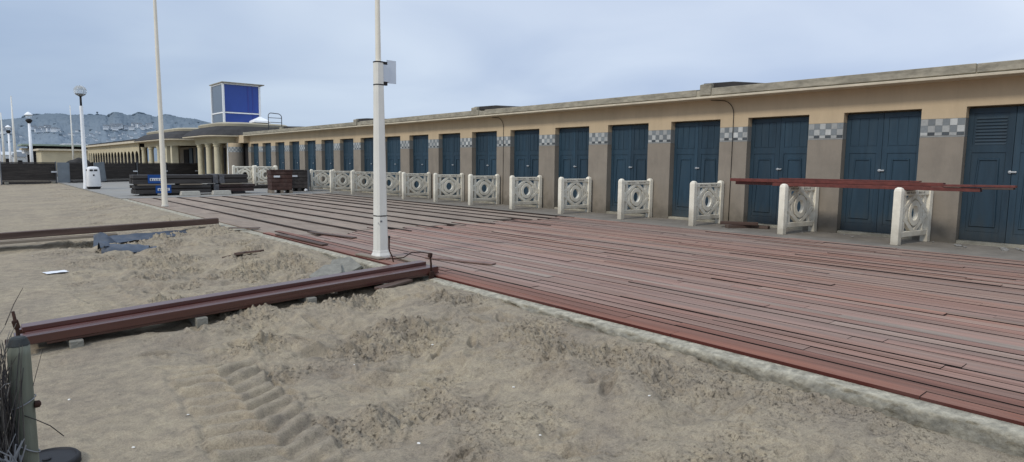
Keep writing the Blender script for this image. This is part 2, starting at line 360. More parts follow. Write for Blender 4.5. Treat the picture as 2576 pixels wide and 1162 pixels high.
        # hollows under the plank stack and beneath the far beam
    z -= .05*np.exp(-((Y-6.52-.05*gnoise(X*3, X*0, 40))/.15)**2)*sm(.9, 1.6, X)*sm(4.15, 3.7, X)*(.75+.5*gnoise(X*2.2, X*0, 41))
    z += .035*np.exp(-((Y-6.12+.08*gnoise(X*2, X*0, 44))/.13)**2)*sm(1.0, 1.6, X)*sm(4.2, 3.9, X)*(.6+gnoise(X*4, Y*4, 45))
    z -= .10*np.exp(-((Y-14.35)/.3)**2)*sm(2.6, 1.6, X)
    z -= .05*np.exp(-((Y-8.0)/.5)**2)*sm(3.3, 3.8, X)
    # upper limit under paving and kerb
    z = np.where(X > 4.08, np.minimum(z, -.045), z)
    return z
xs = np.concatenate([-np.geomspace(3, 200, 26)[::-1], np.linspace(-2.9, -.1, 60), np.arange(-.05, 4.26, .0098)])
ya = [-2.0]
while ya[-1] < .8: ya.append(ya[-1]+.05)
while ya[-1] < 5.5: ya.append(ya[-1]+.0105)
while ya[-1] < 46: ya.append(ya[-1]+.0105*(ya[-1]/5.5)**1.5)
while ya[-1] < 3000: ya.append(ya[-1]*1.25)
ys = np.array(ya)
GX, GY = np.meshgrid(xs, ys); GZ = sand_h(GX, GY); GM = SMASK[0].copy()
def sand_at(x, y):
    return float(sand_h(np.array([[x]], float), np.array([[y]], float))[0, 0])
def grid_mesh(name, GX, GY, GZ):
    ny, nx = GX.shape; me = bpy.data.meshes.new(name)
    co = np.stack([GX, GY, GZ], -1).reshape(-1, 3).astype(np.float32)
    idx = np.arange(ny*nx).reshape(ny, nx)
    q = np.stack([idx[:-1, :-1], idx[:-1, 1:], idx[1:, 1:], idx[1:, :-1]], -1).reshape(-1, 4)
    me.vertices.add(len(co)); me.vertices.foreach_set('co', co.ravel())
    me.loops.add(q.size); me.loops.foreach_set('vertex_index', q.ravel().astype(np.int32))
    me.polygons.add(len(q)); me.polygons.foreach_set('loop_start', np.arange(0, q.size, 4, dtype=np.int32))
    me.update(); me.validate(); me.shade_smooth()
    o = bpy.data.objects.new(name, me); COL.objects.link(o); return o
sand = struct(grid_mesh('sand', GX, GY, GZ))
at_ = sand.data.attributes.new('churn', 'FLOAT', 'POINT'); at_.data.foreach_set('value', GM.reshape(-1).astype(np.float32))
ms = bpy.data.materials.new('beach_sand'); n, l, p = nt(ms)
p.inputs['Roughness'].default_value = .95; p.inputs['Specular IOR Level'].default_value = .15
tc = n.new('ShaderNodeTexCoord')
def noise(scale, det, rgh=.6, st=None):
    t = n.new('ShaderNodeTexNoise'); t.inputs['Scale'].default_value = scale; t.inputs['Detail'].default_value = det; t.inputs['Roughness'].default_value = rgh
    if st:
        mp = n.new('ShaderNodeMapping'); mp.inputs['Scale'].default_value = st; l.new(tc.outputs['Object'], mp.inputs[0]); l.new(mp.outputs[0], t.inputs['Vector'])
    else: l.new(tc.outputs['Object'], t.inputs['Vector'])
    return t
na = noise(.9, 6); nb = noise(9, 8, .7); nc = noise(110, 4, .7); nd = noise(420, 2)
def ramp(src, a, b, c0, c1):
    r = n.new('ShaderNodeMapRange'); r.inputs[1].default_value = a; r.inputs[2].default_value = b
    l.new(src, r.inputs[0]); m = n.new('ShaderNodeMix'); m.data_type = 'RGBA'; l.new(r.outputs[0], m.inputs[0])
    m.inputs[6].default_value = (*c0, 1); m.inputs[7].default_value = (*c1, 1); return m.outputs[2]
def mulc(a, b, f=1):
    m = n.new('ShaderNodeMix'); m.data_type = 'RGBA'; m.blend_type = 'MULTIPLY'; m.inputs[0].default_value = f
    l.new(a, m.inputs[6]); l.new(b, m.inputs[7]); return m.outputs[2]
c = ramp(na.outputs[0], .35, .68, (.385, .326, .236), (.315, .27, .206))
c = mulc(c, ramp(nb.outputs[0], .32, .62, (.74, .74, .76), (1.08, 1.07, 1.04)))
c = mulc(c, ramp(nc.outputs[0], .3, .6, (.7, .69, .68), (1.1, 1.1, 1.1)))
c = mulc(c, ramp(nd.outputs[0], .3, .7, (.82, .82, .82), (1.12, 1.12, 1.12)))
l.new(c, p.inputs['Base Color'])
ng = noise(1.7, 5, .6); c = mulc(c, ramp(ng.outputs[0], .45, .66, (1.02, 1.02, 1.01), (.89, .88, .89)))
# crevice shade painted as dark specks where the sand has been churned
at_ = n.new('ShaderNodeAttribute'); at_.attribute_name = 'churn'
ne = noise(26, 6, .72, (1, 1.25, 1)); nf = noise(58, 4, .65)
def mrange(src, a, b, c0, c1):
    r = n.new('ShaderNodeMapRange'); r.inputs[1].default_value = a; r.inputs[2].default_value = b; r.inputs[3].default_value = c0; r.inputs[4].default_value = c1
    l.new(src, r.inputs[0]); return r.outputs[0]
def mth(op, a, b):
    m = n.new('ShaderNodeMath'); m.operation = op
    for k, v in enumerate((a, b)):
        if isinstance(v, (int, float)): m.inputs[k].default_value = v
        else: l.new(v, m.inputs[k])
    return m.outputs[0]
sp1 = mth('MULTIPLY', mrange(ne.outputs[0], .57, .67, 0, 1), mrange(at_.outputs['Fac'], .0, .7, .14, .95))
sp2 = mth('MULTIPLY', mrange(nf.outputs[0], .6, .68, 0, 1), mrange(at_.outputs['Fac'], .0, .7, .08, .8))
spk = mth('MAXIMUM', sp1, sp2)
mk = n.new('ShaderNodeMix'); mk.data_type = 'RGBA'; l.new(spk, mk.inputs[0]); l.new(c, mk.inputs[6]); mk.inputs[7].default_value = (.115, .098, .075, 1)
l.new(mk.outputs[2], p.inputs['Base Color'])
hgt = mth('SUBTRACT', mth('ADD', mth('MULTIPLY', nc.outputs[0], .5), nb.outputs[0]), mth('MULTIPLY', spk, .9))
b = n.new('ShaderNodeBump'); b.inputs['Strength'].default_value = .8; b.inputs['Distance'].default_value = .02
l.new(hgt, b.inputs['Height']); l.new(b.outputs[0], p.inputs['Normal'])
sand.data.materials.append(ms)
# ground beyond: one broad sheet to the horizon
g = MB(); g.add([(-6000, -400, -.9), (7000, -400, -.9), (7000, 8000, -.9), (-6000, 8000, -.9)], [(0, 1, 2, 3)])
struct(g.build('ground', ms))

# ------------------------------------------------------------------ boardwalk
b = MB()
def wood_col(row, y):
    t = random.random(); u = random.random()
    fresh = (.205, .098, .076); pink = (.265, .172, .15); grey = (.275, .225, .2); brown = (.205, .138, .115); pale = (.37, .33, .29); rose = (.25, .138, .115)
    if row < 3: c = fresh if u < .7 else (.2, .115, .095)
    elif t < .34: c = pink
    elif t < .52: c = brown
    elif t < (.82 if y > 5.5 else .64): c = grey
    elif t < .69: c = pale if 3 < row < 20 else grey
    else: c = rose
    f = random.uniform(.86, 1.12)
    f *= 1.0 if row < 3 else 1.12; mu = (.245, .155, .13)
    if row > 2: c = tuple(.62*v+.38*w_ for v, w_ in zip(c, mu))
    return (c[0]*f, c[1]*f*1.0, c[2]*f*.92)
row = 0; x = 4.34; rowc = wood_col(0, 3); gapw = .014
while x < 12.0:
    y = -3.0+random.uniform(-2, 0); yend = 11.6+random.uniform(-.35, .3)
    if x < 4.75: yend = 12.1+random.uniform(-.6, .6)
    if random.random() < .12: yend += random.uniform(.2, .9)
    while y < yend-.05:
        e = min(y+random.choice((1.8, 2.4, 3.0, 3.6, 4.2))+random.uniform(-.1, .1), yend)
        if yend-e < .5: e = yend
        w0 = x+random.uniform(-.002, .003); dz = random.uniform(-.004, .004) + (.008 if random.random() < .05 else 0)
        d2 = dz+random.uniform(-.003, .003)
        c1_ = wood_col(row, y); cc = tuple(.5*p_+.5*q_ for p_, q_ in zip(c1_, rowc)); wid = .1425-gapw
        vs = [(w0, y, -.05), (w0+wid, y, -.05), (w0+wid, e-.004, -.05), (w0, e-.004, -.05),
              (w0, y, dz), (w0+wid, y, dz), (w0+wid, e-.004, d2), (w0, e-.004, d2)]
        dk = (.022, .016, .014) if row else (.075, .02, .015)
        b.add(vs, [(4,5,6,7)], cc); b.add(vs, [(0,1,5,4),(2,3,7,6)], (.05, .03, .026)); b.add(vs, [(3,0,4,7)], dk); b.add(vs, [(1,2,6,5)], (.03, .02, .018))  # side faces coloured dark for the shade and dirt in the gaps
        y = e
    x += .1425; row += 1; rowc = wood_col(row, 3); gapw = .03 if row in (2, 5, 9) else random.choice((.008, .009, .011, .013, .018))
XB = x
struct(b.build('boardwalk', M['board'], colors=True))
b = MB(); b.box(4.36, XB, -5, 27, -.5, -.058); struct(b.build('boardwalk_bed', M['gap']))
# old sub-base strips beyond the new boards
b = MB(); jst = MB(); x = 4.40; k = 0
while x < 12.0:
    w = random.uniform(.66, .84); x2 = min(x+w, XB)
    y = 11.3+random.uniform(-.25, .9); jst.box(x2-.066, x2-.014, y+random.uniform(-1.2, .5), 26.3, -.056, .012+random.uniform(-.004, .004))
    while y < 26.6:
        e = min(y+random.uniform(4, 9), 26.6)
        k_ = random.uniform(.88, 1.1); cc = tuple(v*k_ for v in (.29, .226, .174))
        t = random.uniform(-.012, -.002)
        b.box(x+random.uniform(0, .02), x2-random.uniform(.05, .085), y, e-.01, -.055, t-.006, cc); y = e
    # a thin plank strip lying in the slot here and there
    x = x2; k += 1
struct(b.build('sub_base', M['strip'], bevel=.006, colors=True)); struct(jst.build('joists', M['joist']))
# kerb with broken edge
def jag(n_, s): return fbm(np.arange(n_)*.21, np.zeros(n_)+s, 4, s)
ky = np.concatenate([np.arange(-4, 9.2, .015), np.arange(9.2, 27, .1)]); nn = len(ky)
sec = [(4.362, -.024), (4.33, -.024), (4.29, -.025), (4.26, -.026), (4.235, -.027), (4.215, -.031), (4.20, -.040), (4.192, -.054), (4.187, -.07), (4.182, -.088), (4.177, -.107), (4.172, -.13), (4.166, -.155), (4.16, -.19), (4.15, -.26), (4.13, -.6)]
KY, KV = np.meshgrid(ky, np.arange(len(sec)), indexing='ij')
sx_ = np.array([a for a, _ in sec])[KV]; sz_ = np.array([b_ for _, b_ in sec])[KV]
fw_ = sm(2, 7, KV)*sm(15.5, 13, KV)
nA = fbm(KY*3.1+.7*KV*.1, KY*.41+KV*.22, 5, 3, .6); nB = fbm(KY*11+.31*KV, KV*.55+KY*.9, 4, 9, .62); nC = fbm(KY*28, KV*1.1+KY*1.7, 3, 15, .6)
chip = np.maximum(0, nA-.12)
KX = sx_+fw_*(.009*nA+.008*nB+.005*nC+.04*chip); KZ = sz_+(1-.5*fw_)*.004*nB*(KV > 1)-.02*chip*sm(3, 6, KV)*sm(9, 6, KV)
ko = grid_mesh('kerb', KX, KY, KZ)
for nm_ in (): pass
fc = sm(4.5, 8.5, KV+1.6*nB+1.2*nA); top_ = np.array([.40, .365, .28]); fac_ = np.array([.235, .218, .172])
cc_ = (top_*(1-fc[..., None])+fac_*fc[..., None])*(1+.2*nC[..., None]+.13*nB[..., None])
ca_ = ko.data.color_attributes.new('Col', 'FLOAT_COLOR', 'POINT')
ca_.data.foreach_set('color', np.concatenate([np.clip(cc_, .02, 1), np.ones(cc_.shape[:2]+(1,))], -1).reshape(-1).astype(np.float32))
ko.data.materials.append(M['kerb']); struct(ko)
# pale paving at the far end, apron along the cabins
b = MB(); b.box(4.2, 13.9, 26.62, 62, -.4, -.004); struct(b.build('pavement', M['paving']))
b = MB(); b.prism([(XB+.004, -6), (13.9, -6), (13.9, 26.6), (XB+.004, 26.6)], -.3, .0); struct(b.build('apron', M['apron']))

# ------------------------------------------------------------------ bathing cabin row
XF = 13.82; P = 2.118; Y0 = 1.894; W = 1.405; ZD = 2.51
bl = (XF, 20, 0)
bld = thing('bathing_cabin_row', 'long flat-roofed cream bathing cabin row with blue double doors facing the boardwalk', 'building', bl)
doors_y = [Y0+P*i for i in range(-1, 19)]
piers = []; prev = -3.0
for dy in doors_y: piers.append((prev, dy)); prev = dy+W
piers.append((prev, 41.9))
up = MB(); da = MB()
XB2 = XF+.24
for a, e in piers:
    up.box(XF, XB2, a, e, 2.31, ZD); MB().box(XF-.006, XB2, a, e, -.05, 1.965).build('dado', M['dado'], bld, bl)
up.box(XF, XB2, -3.0, 41.9, ZD, 3.02)
up.box(XB2+.12, 19, -3.0, 41.9, -.05, 3.0)   # body behind the doors
up.build('wall', M['upper'], bld, bl)
tA, tB, tC = (.42, .43, .41), (.2, .22, .225), (.07, .08, .085)
for i, (a, e) in enumerate(piers):
    if i == 0: continue
    t = MB(); t.box(XF+.003, XB2, a, e, 1.968, 2.307, (.27, .275, .26))
    w_ = (e-a-.012); nC = max(3, round(w_/.118)); cw = w_/nC
    for r_ in range(3):
        z0 = [2.185, 2.06, 2.022][r_]-.0; z1 = [2.305, 2.182, 2.057][r_]
        if r_ == 2: z0 = 2.0; 
        for c_ in range(nC):
            ch = (c_+r_) % 2
            col = (tA if ch else tB) if r_ < 2 else (tA if ch else tC)
            f = random.uniform(.8, 1.15) ; f = f*1.25 if random.random() < .12 else f
            y0 = a+.006+c_*cw
            t.box(XF-.003, XF+.004, y0+.002, y0+cw-.002, z0, z1-.002, tuple(v*f for v in col))
    t.build('tile_panel', M['tile'], bld, bl, colors=True)
def leaf(mirror, louvre):
    m = MB(); w = W/2-.008; f = .014
    def B(y0, y1, z0, z1, d=f):
        if mirror: y0, y1 = w-y1, w-y0
        m.box(-d, .001, y0, y1, z0, z1)
    m.box(0, .04, 0, w, 0, 2.42)
    B(0, .085, 0, 2.42); B(w-.095, w, 0, 2.42)               # stiles
    B(.0855, w-.0955, 0, .16); B(.0855, w-.0955, 1.62, 1.76); B(.0855, w-.0955, 2.33, 2.42)
    y0, y1 = .085, w-.095
    if louvre:
        for k in range(9):
            z = 1.79+k*.058
            m.add([(-.004, y0+.03, z), (-.004, y1-.03, z), (-.022, y1-.03, z-.03), (-.022, y0+.03, z-.03), (0, y0+.03, z-.03), (0, y1-.03, z-.03)],
                  [(0, 1, 2, 3), (3, 2, 5, 4)])
    else:
        bw = (y1-y0)/3
        for k in range(3): B(y0+k*bw+.009, y0+(k+1)*bw-.009, 1.77, 2.32, .009)
    # lower field and tapered panel
    B(y0+.012, y1-.012, .175, 1.605, .006)
    a0, a1, b0, b1 = y0+.055, y1-.075, y0+.115, y1-.10
    if mirror: a0, a1, b0, b1 = w-a1, w-a0, w-b1, w-b0
    z0, z1 = .27, 1.5
    def frame(o, d0, d1):
        q0 = [(a0-o, z0-o), (a1+o, z0-o), (b1+o, z1+o), (b0-o, z1+o)]
        return q0
    outer = frame(0, 0, 0); inner = frame(-.018, 0, 0); mid = frame(.012, 0, 0)
    vs = [(-.026, y, z) for y, z in outer]+[(-.026, y, z) for y, z in inner]+[(-.006, y, z) for y, z in mid]+[(-.006, y, z) for y, z in inner]
    fs = []
    for k in range(4):
        j = (k+1) % 4
        fs += [(k, j, 4+j, 4+k), (8+k, 8+j, j, k), (4+k, 4+j, 12+j, 12+k)]
    m.add(vs, fs)
    return m
leafs = {}
for i, dy in enumerate(doors_y):
    fr = MB(); fr.box(XF+.01, XB2+.1, dy+.002, dy+W-.002, -.04, .055)
    d = fr.build('door', M['fascia'], bld, bl, bevel=.006)
    for s in (0, 1):
        key = (s, i == 1 and s == 1)
        if key not in leafs:
            leafs[key] = leaf(s == 1, i == 1 and s == 1).build('leaf', M['door'], d)
            o = leafs[key]
        else:
            o = leafs[key].copy(); COL.objects.link(o); o.parent = d
        o.location = (XF+.19-bl[0], dy+.004+s*(W/2)-bl[1], .06)
    h = MB(); yc = dy+W/2
    h.box(XF+.14, XF+.165, yc-.075, yc+.045, 1.315, 1.343); h.box(XF+.165, XF+.18, yc+.005, yc+.04, 1.30, 1.355)
    h.build('handle', M['steel'], d, bl, bevel=.004)
# roof
rf = MB(); XE = 13.42
rf.box(XE+.03, 19.2, -3.2, 41.6, 3.035, 3.185)
for k, (y0, y1) in enumerate([(-3.2, 3.1), (3.12, 8.28), (8.7, 16.9), (17.25, 25.9), (26.2, 41.6)]):
    rf.box(XE, XE+.22, y0, y1, 3.055, 3.21+.008*(k % 2))
ro = rf.build('roof', M['fascia'], bld, bl, bevel=.008)
lp = MB(); lp.box(XE-.02, XB2-.03, -3.2, 41.6, 2.985, 3.033); lp.build('eave_lip', M['lip'], ro, bl, bevel=.008)
ft = MB()
ft.box(XE+.24, 19.1, -3.1, 41.5, 3.186, 3.235)
ft.build('roofing_felt', M['roofing'], ro, bl)
for y0, ln in ((7.35, 1.25), (16.0, 1.65), (25.0, 1.5), (34.2, 1.2)):
    v = MB()
    v.loft([[(XE-.005, y0+ln, 3.06), (XE+.5, y0+ln, 3.06), (XE+.5, y0+ln, 3.33), (XE-.005, y0+ln, 3.32)],
            [(XE-.005, y0+ln-.3, 3.06), (XE+.5, y0+ln-.3, 3.06), (XE+.5, y0+ln-.3, 3.34), (XE-.005, y0+ln-.3, 3.335)]])
    vo = v.build('roof_upstand', M['fascia'], ro, bl, bevel=.02)
    v = MB()
    v.loft([[(XE+.12, y0+ln-.02, 3.235), (XE+1.1, y0+ln-.02, 3.235), (XE+1.1, y0+ln-.02, 3.38), (XE+.12, y0+ln-.02, 3.36)],
            [(XE+.12, y0+.45, 3.215), (XE+1.1, y0+.45, 3.215), (XE+1.1, y0+.45, 3.37), (XE+.12, y0+.45, 3.34)],
            [(XE+.2, y0-.1, 3.215), (XE+1.1, y0-.1, 3.215), (XE+1.1, y0-.1, 3.33), (XE+.2, y0-.1, 3.27)]])
    v.build('upstand_cover', M['roofing'], ro, bl, bevel=.015)
for yc in (7.9, 16.35):
    c = MB(); pts = [(XF-.02, yc+.62, 2.98)]
    for k in range(7):
        a = R(90*k/6); pts.append((XF-.02, yc+.34-.34*math.sin(a)+0, 2.62+.33*math.cos(a)))
    pts += [(XF-.02, yc, 1.5), (XF-.02, yc+.01, .02)]
    c.tube(pts, .008, 6); c.build('cable', M['dark'], bld, bl, smooth=True)

# ------------------------------------------------------------------ pavilions
def rrect(x0, x1, y0, y1, r, k=7):
    o = []
    for cx, cy, a0 in ((x1-r, y0+r, -90), (x1-r, y1-r, 0), (x0+r, y1-r, 90), (x0+r, y0+r, 180)):
        for i in range(k+1):
            a = R(a0+90*i/k); o.append((cx+r*math.cos(a), cy+r*math.sin(a)))
    return o
def pavilion(label, y0, y1, cols, xc, xe, name='entrance_pavilion'):
    loc = (15, (y0+y1)/2, 0); t = thing(name, label, 'pavilion', loc)
    r_ = MB(); E = rrect(xe, 18.5, y0, y1, 1.9); rings = []
    def ins(d, z):
        return [(x, y, z) for x, y in rrect(xe+d, 18.5-d, y0+d, y1-d, max(.3, 1.9-d*.4))]
    r_.loft([ins(.05, 3.06), ins(.0, 3.075), ins(.4, 3.42), ins(.75, 3.62), ins(1.1, 3.74)])
    o = r_.build('roof', M['roofing'], t, loc)
    l_ = MB(); l_.loft([ins(.12, 2.96), ins(.03, 2.985), ins(.03, 3.057), ins(.2, 3.058)]); l_.build('eave_lip', M['lip'], o, loc)
    s_ = MB(); s_.loft([ins(.98, 3.66), ins(.94, 3.86), ins(1.1, 3.95), ins(1.7, 4.0)]); s_.build('roof_slab', M['slab'], o, loc)
    e_ = MB(); e_.loft([ins(.75, 2.56), ins(.75, 2.959), ins(1.2, 2.96), ins(1.2, 2.56)], cap=False)
    e_.add([v for v in ins(1.21, 2.70)], [tuple(range(len(E)))])
    e_.build('entablature', M['beige'], t, loc)
    b_ = MB(); b_.box(14.6, 18, y0+1.2, y1-1.0, 0, 2.56); b_.build('back_wall', M['dado'], t, loc)
    for cy in cols:
        c_ = MB(); c_.lathe([(.26, 0), (.26, .12), (.215, .16), (.2, .3), (.185, 2.3), (.19, 2.34), (.23, 2.36), (.23, 2.42), (.2, 2.44), (.25, 2.5), (.25, 2.565)], 20, (xc, cy, 0))
        autosmooth(c_.build('column', M['column'], t, loc))
    for cy in cols:
        c_ = MB(); c_.lathe([(.2, 0), (.185, 2.4), (.22, 2.45), (.22, 2.565)], 16, (xc+1.25, cy-.3, 0)); autosmooth(c_.build('column', M['column'], t, loc))
    for cy in (cols[0]+.2, cols[-1]+1):
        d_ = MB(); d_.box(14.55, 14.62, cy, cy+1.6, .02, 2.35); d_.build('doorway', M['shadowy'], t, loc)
    return t, loc
pv, pl = pavilion('colonnaded pavilion with rounded dark roof below the blue glass box', 42.4, 51.2, (44.3, 46.15, 48.2), 12.6, 11.75)
# rounded corner pillar with dado and tiles
q = MB(); q.lathe([(.47, 2.31), (.47, 2.56)], 28, (13.38, 42.95, 0)); q.build('pillar_head', M['upper'], pv, pl, smooth=False)
q = MB(); q.lathe([(.475, 0), (.475, 1.965)], 28, (13.38, 42.95, 0)); autosmooth(q.build('pillar', M['dado'], pv, pl))
q = MB()
for r_ in range(3):
    for k in range(26):
        a0, a1 = R(k*360/26), R((k+.94)*360/26); z0, z1 = [(2.19, 2.305), (2.06, 2.18), (1.97, 2.05)][r_]
        cc = tA if (k+r_) % 2 else tB
        rr = .473
        q.add([(13.38+rr*math.cos(a), 42.95+rr*math.sin(a), z) for z in (z0, z1) for a in (a0, a1)], [(0, 1, 3, 2)], cc)
q.build('tile_panel', M['tile'], pv, pl, colors=True)
q = MB(); q.box(13.0, 13.06, 43.35, 43.5, 0, 2.56); q.build('edge_glint', M['whitepaint'], pv, pl)  # white strip added to paint the light caught on the pillar edge
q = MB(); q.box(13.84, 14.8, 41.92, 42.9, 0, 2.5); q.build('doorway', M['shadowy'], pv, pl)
q = MB(); q.box(13.45, 18, 41.61, 43.2, 2.565, 3.055); q.build('wall', M['upper'], pv, pl)
# second range
pv2, pl2 = pavilion('farther colonnaded pavilion with pale roof slab behind the dark hoarding', 52.5, 67.5, (59.2, 62.3, 65.3), 12.3, 11.6)
pv2['label'] = 'farther colonnaded pavilion with pale roof slab behind the dark hoarding'
for cy, w_ in ((55.3, .5), (57.0, .5)):
    q = MB(); q.box(12.3, 12.75, cy-w_/2, cy+w_/2, 0, 2.565); q.build('pillar', M['column'], pv2, pl2)
for cy in (53.4, 55.9, 58.0):
    q = MB(); q.box(14.50, 14.56, cy, cy+1.0, .03, 2.45); q.build('door', M['door'], pv2, pl2)
al = (12.4, 85, 0)
ar = thing('arcade_range', 'distant cream cabin range with a row of dark arches beyond the hoarding', 'building', al)
w_ = MB(); XA = 12.4
ya_, yb_ = 68, 100.5; na_ = 17; pa = (yb_-ya_)/na_
for i in range(na_):
    y = ya_+i*pa; a, e = y+.36, y+pa-.0; 
    w_.box(XA, XA+.05, y, a, 0, 2.32)
    pts = [(e, 2.32), (e, 2.3)]
    poly = [(a, 2.34), (a, 1.75)]
    for k in range(9):
        an = math.pi*(1-k/8); poly.append(((a+e)/2+(e-a)/2*math.cos(an), 1.75+.52*math.sin(an)))
    poly += [(e, 1.75), (e, 2.34)]
    # spandrel strip over the arch as quads
    top = 2.322; ks = poly[2:11]
    for k in range(8):
        (u0, v0), (u1, v1) = ks[k], ks[k+1]
        w_.add([(XA, u0, v0), (XA, u1, v1), (XA, u1, top), (XA, u0, top), (XA+.05, u0, v0), (XA+.05, u1, v1), (XA+.05, u1, top), (XA+.05, u0, top)],
               [(0, 1, 2, 3), (4, 7, 6, 5), (0, 4, 5, 1)])
w_.box(XA, XA+.05, ya_, yb_, 2.323, 3.0); w_.box(XA, XA+.05, yb_, yb_+.6, 0, 3.0)
w_.build('wall', M['beige'], ar, al)
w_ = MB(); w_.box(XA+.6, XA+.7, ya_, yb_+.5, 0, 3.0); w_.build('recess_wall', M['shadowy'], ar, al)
w_ = MB(); w_.box(XA-.4, XA+6, ya_-.8, yb_+.8, 3.003, 3.2); ro2 = w_.build('roof', M['lip'], ar, al)
w_ = MB(); w_.box(XA+.1, XA+6, ya_-.7, yb_+.7, 3.203, 3.42); w_.build('roofing_felt', M['roofing'], ro2, al)

# glass box on the pavilion roof
tl = (13.3, 45, 3.97); tw = thing('glass_lantern_box', 'blue and grey glass box with white frame standing on the pavilion roof', 'glass box', tl)
x0, x1, y0, y1, z0, z1 = 0, 2.48, 0, 2.7, 0, 2.66
q = MB(); q.box(.09, x1-.06, .06, .09, .06, .64); q.box(.09, x1-.06, .06, .09, .76, z1-.1); q.build('pane', M['blueglass'], tw)
q = MB(); q.box(.05, .08, .1, y1-.08, .05, .64); q.box(.05, .08, .1, y1-.08, .74, z1-.1); q.build('side_pane', M['greyglass'], tw)
q = MB(); q.box(x1-.08, x1-.05, .1, y1-.08, .05, z1-.1); q.build('side_pane', M['blueglass'], tw)
q = MB(); q.box(.1, x1-.1, y1-.09, y1-.06, .05, z1-.1); q.build('pane', M['blueglass'], tw)
q = MB()
for fx in (0, x1-.09):
    for fy in (0, y1-.09): q.box(fx-.015, fx+.105, fy-.015, fy+.105, 0, z1-.09)
for fz in (.65, z1-.088):
    q.box(.092, x1-.092, .01, .08, fz, fz+.085); q.box(.01, .08, .092, y1-.092, fz, fz+.085)
q.box(.092, x1-.092, .01, .05, 0, .05)
fr_ = q.build('frame', M['whitepaint'], tw)
q = MB(); q.box(1.62, 1.70, .035, .058, .8, z1-.1); q.box(1.95, 2.0, .035, .058, .05, z1-.1); q.build('mullion', mat('blue_mullion', (.05, .07, .3), .4, .05, 3, 0), tw)
q = MB(); q.box(-.06, x1+.26, -.12, y1+.1, z1, z1+.06); q.build('roof', M['fascia'], tw)
# roof ladder hoop
ll = (14.55, 40.2, 3.235); ld = thing('access_ladder', 'thin grey tubular ladder hoop at the roof edge beside the glass box', 'ladder', ll)
q = MB(); q.tube([(0, 0, 0), (0, 0, 1.05), (.06, 0, 1.16), (.16, 0, 1.2), (.66, 0, 1.17), (.78, 0, 1.1), (.84, 0, 1.0), (.84, 0, 0)], .028, 8); q.build('hoop', M['grey'], ld, smooth=True)
for z in (.35, .62, .9):
    q = MB(); q.tube([(0, 0, z), (.84, 0, z)], .02, 8); q.build('rung', M['grey'], ld, smooth=True)
q = MB(); q.loft([[(-.75, -.7, 0), (.75, -.7, 0), (.75, .7, 0), (-.75, .7, 0)], [(-.7, -.65, .16), (.7, -.65, .16), (.7, .65, .16), (-.7, .65, .16)], [(-.05, -.05, .52), (.05, -.05, .52), (.05, .05, .52), (-.05, .05, .52)]])
wc = tag(q.build('canopy_tent', M['whitepaint']), 'small white pointed canopy behind the ladder hoop on the roof', 'canopy'); wc.location = (15.35, 44.0, 4.0); wc.scale = (.75, .75, .8)

# ------------------------------------------------------------------ rails
rail = thing('openwork_rail', 'x', 'rail', group='white openwork concrete rails between the cabins')
LR = 1.22
def post_mb(x):
    m = MB(); m.loft([[(x-.06, -.065, 0), (x+.06, -.065, 0), (x+.06, .065, 0), (x-.06, .065, 0)], [(x-.06, -.065, .97), (x+.06, -.065, .97), (x+.06, .065, .97), (x-.06, .065, .97)],
                      [(x-.05, -.055, 1.015), (x+.05, -.055, 1.015), (x+.05, .055, 1.015), (x-.05, .055, 1.015)], [(x-.02, -.025, 1.04), (x+.02, -.025, 1.04), (x+.02, .025, 1.04), (x-.02, .025, 1.04)]])
    return m
for x in (.06, LR-.06): post_mb(x).build('post', M['white'], rail, bevel=.007)
q = MB(); q.box(.11, LR-.11, -.045, .045, .885, .985); q.build('top_bar', M['white'], rail, bevel=.012)
q = MB(); q.box(.11, LR-.11, -.045, .045, .13, .235); q.build('bottom_bar', M['white'], rail, bevel=.012)
cx, cz = LR/2, .56; xl, xr = .105, LR-.105; zb, zt = .225, .895
q = MB()
dm = [(xl, cz), (cx, zt+.02), (xr, cz), (cx, zb-.02)]
for k in range(4):
    a, e = dm[k], dm[(k+1) % 4]; q.bar((a[0], 0, a[1]), (e[0], 0, e[1]), .082, .074)
hx, hz = .27, .17
hexa = [(cx, zt), (cx+hx, cz+hz), (cx+hx, cz-hz), (cx, zb), (cx-hx, cz-hz), (cx-hx, cz+hz)]
for k in range(6):
    a, e = hexa[k], hexa[(k+1) % 6]; q.bar((a[0], 0, a[1]), (e[0], 0, e[1]), .075, .066)
for s in (-1, 1): q.box(cx+s*.37-.038, cx+s*.37+.038, -.03, .03, zb, zt)
q.ring((cx, 0, cz),   .22, .125, .084, sz=1.08)
q.build('lattice', M['white'], rail, bevel=.006)
q = MB()
for k in range(14):
    if k == 7 or random.random() < .18: continue
    y = .24+k*.05; h_ = random.uniform(.02, .04)
    q.box(y, y+random.uniform(.018, .034), -.0475, -.0452, .92, .92+h_)
q.build('lettering', mat('faded_letters', (.24, .22, .18), .9, .2, 30, 0), rail)
ords = ['', 'second', 'third', 'fourth', 'fifth', 'sixth', 'seventh', 'eighth', 'ninth', 'tenth', 'eleventh', 'twelfth', 'thirteenth']
for k in range(13):
    loc = (12.55+random.uniform(-.03, .03), 3.92+2.114*k, 0)
    rz = (0, 0, R(-8 if k < 2 else random.uniform(-6, -1)))
    lab = ('white openwork rail nearest the right edge, under the near end of the red planks' if k == 0 else
           'white openwork rail under the middle of the red planks' if k == 1 else
           'white openwork rail at the far end of the red planks, beside the offcuts' if k == 2 else
           'white openwork rail with ring lattice, %s from the right edge of the row' % ords[k])
    if k == 0: rail.location = loc; rail.rotation_euler = rz; rail['label'] = lab
    else: dup(rail, loc, rz, lab)
pos = [(10.35, 33.9), (10.42, 34.15), (10.5, 34.4), (11.2, 33.3), (11.25, 33.55), (11.32, 33.8)]
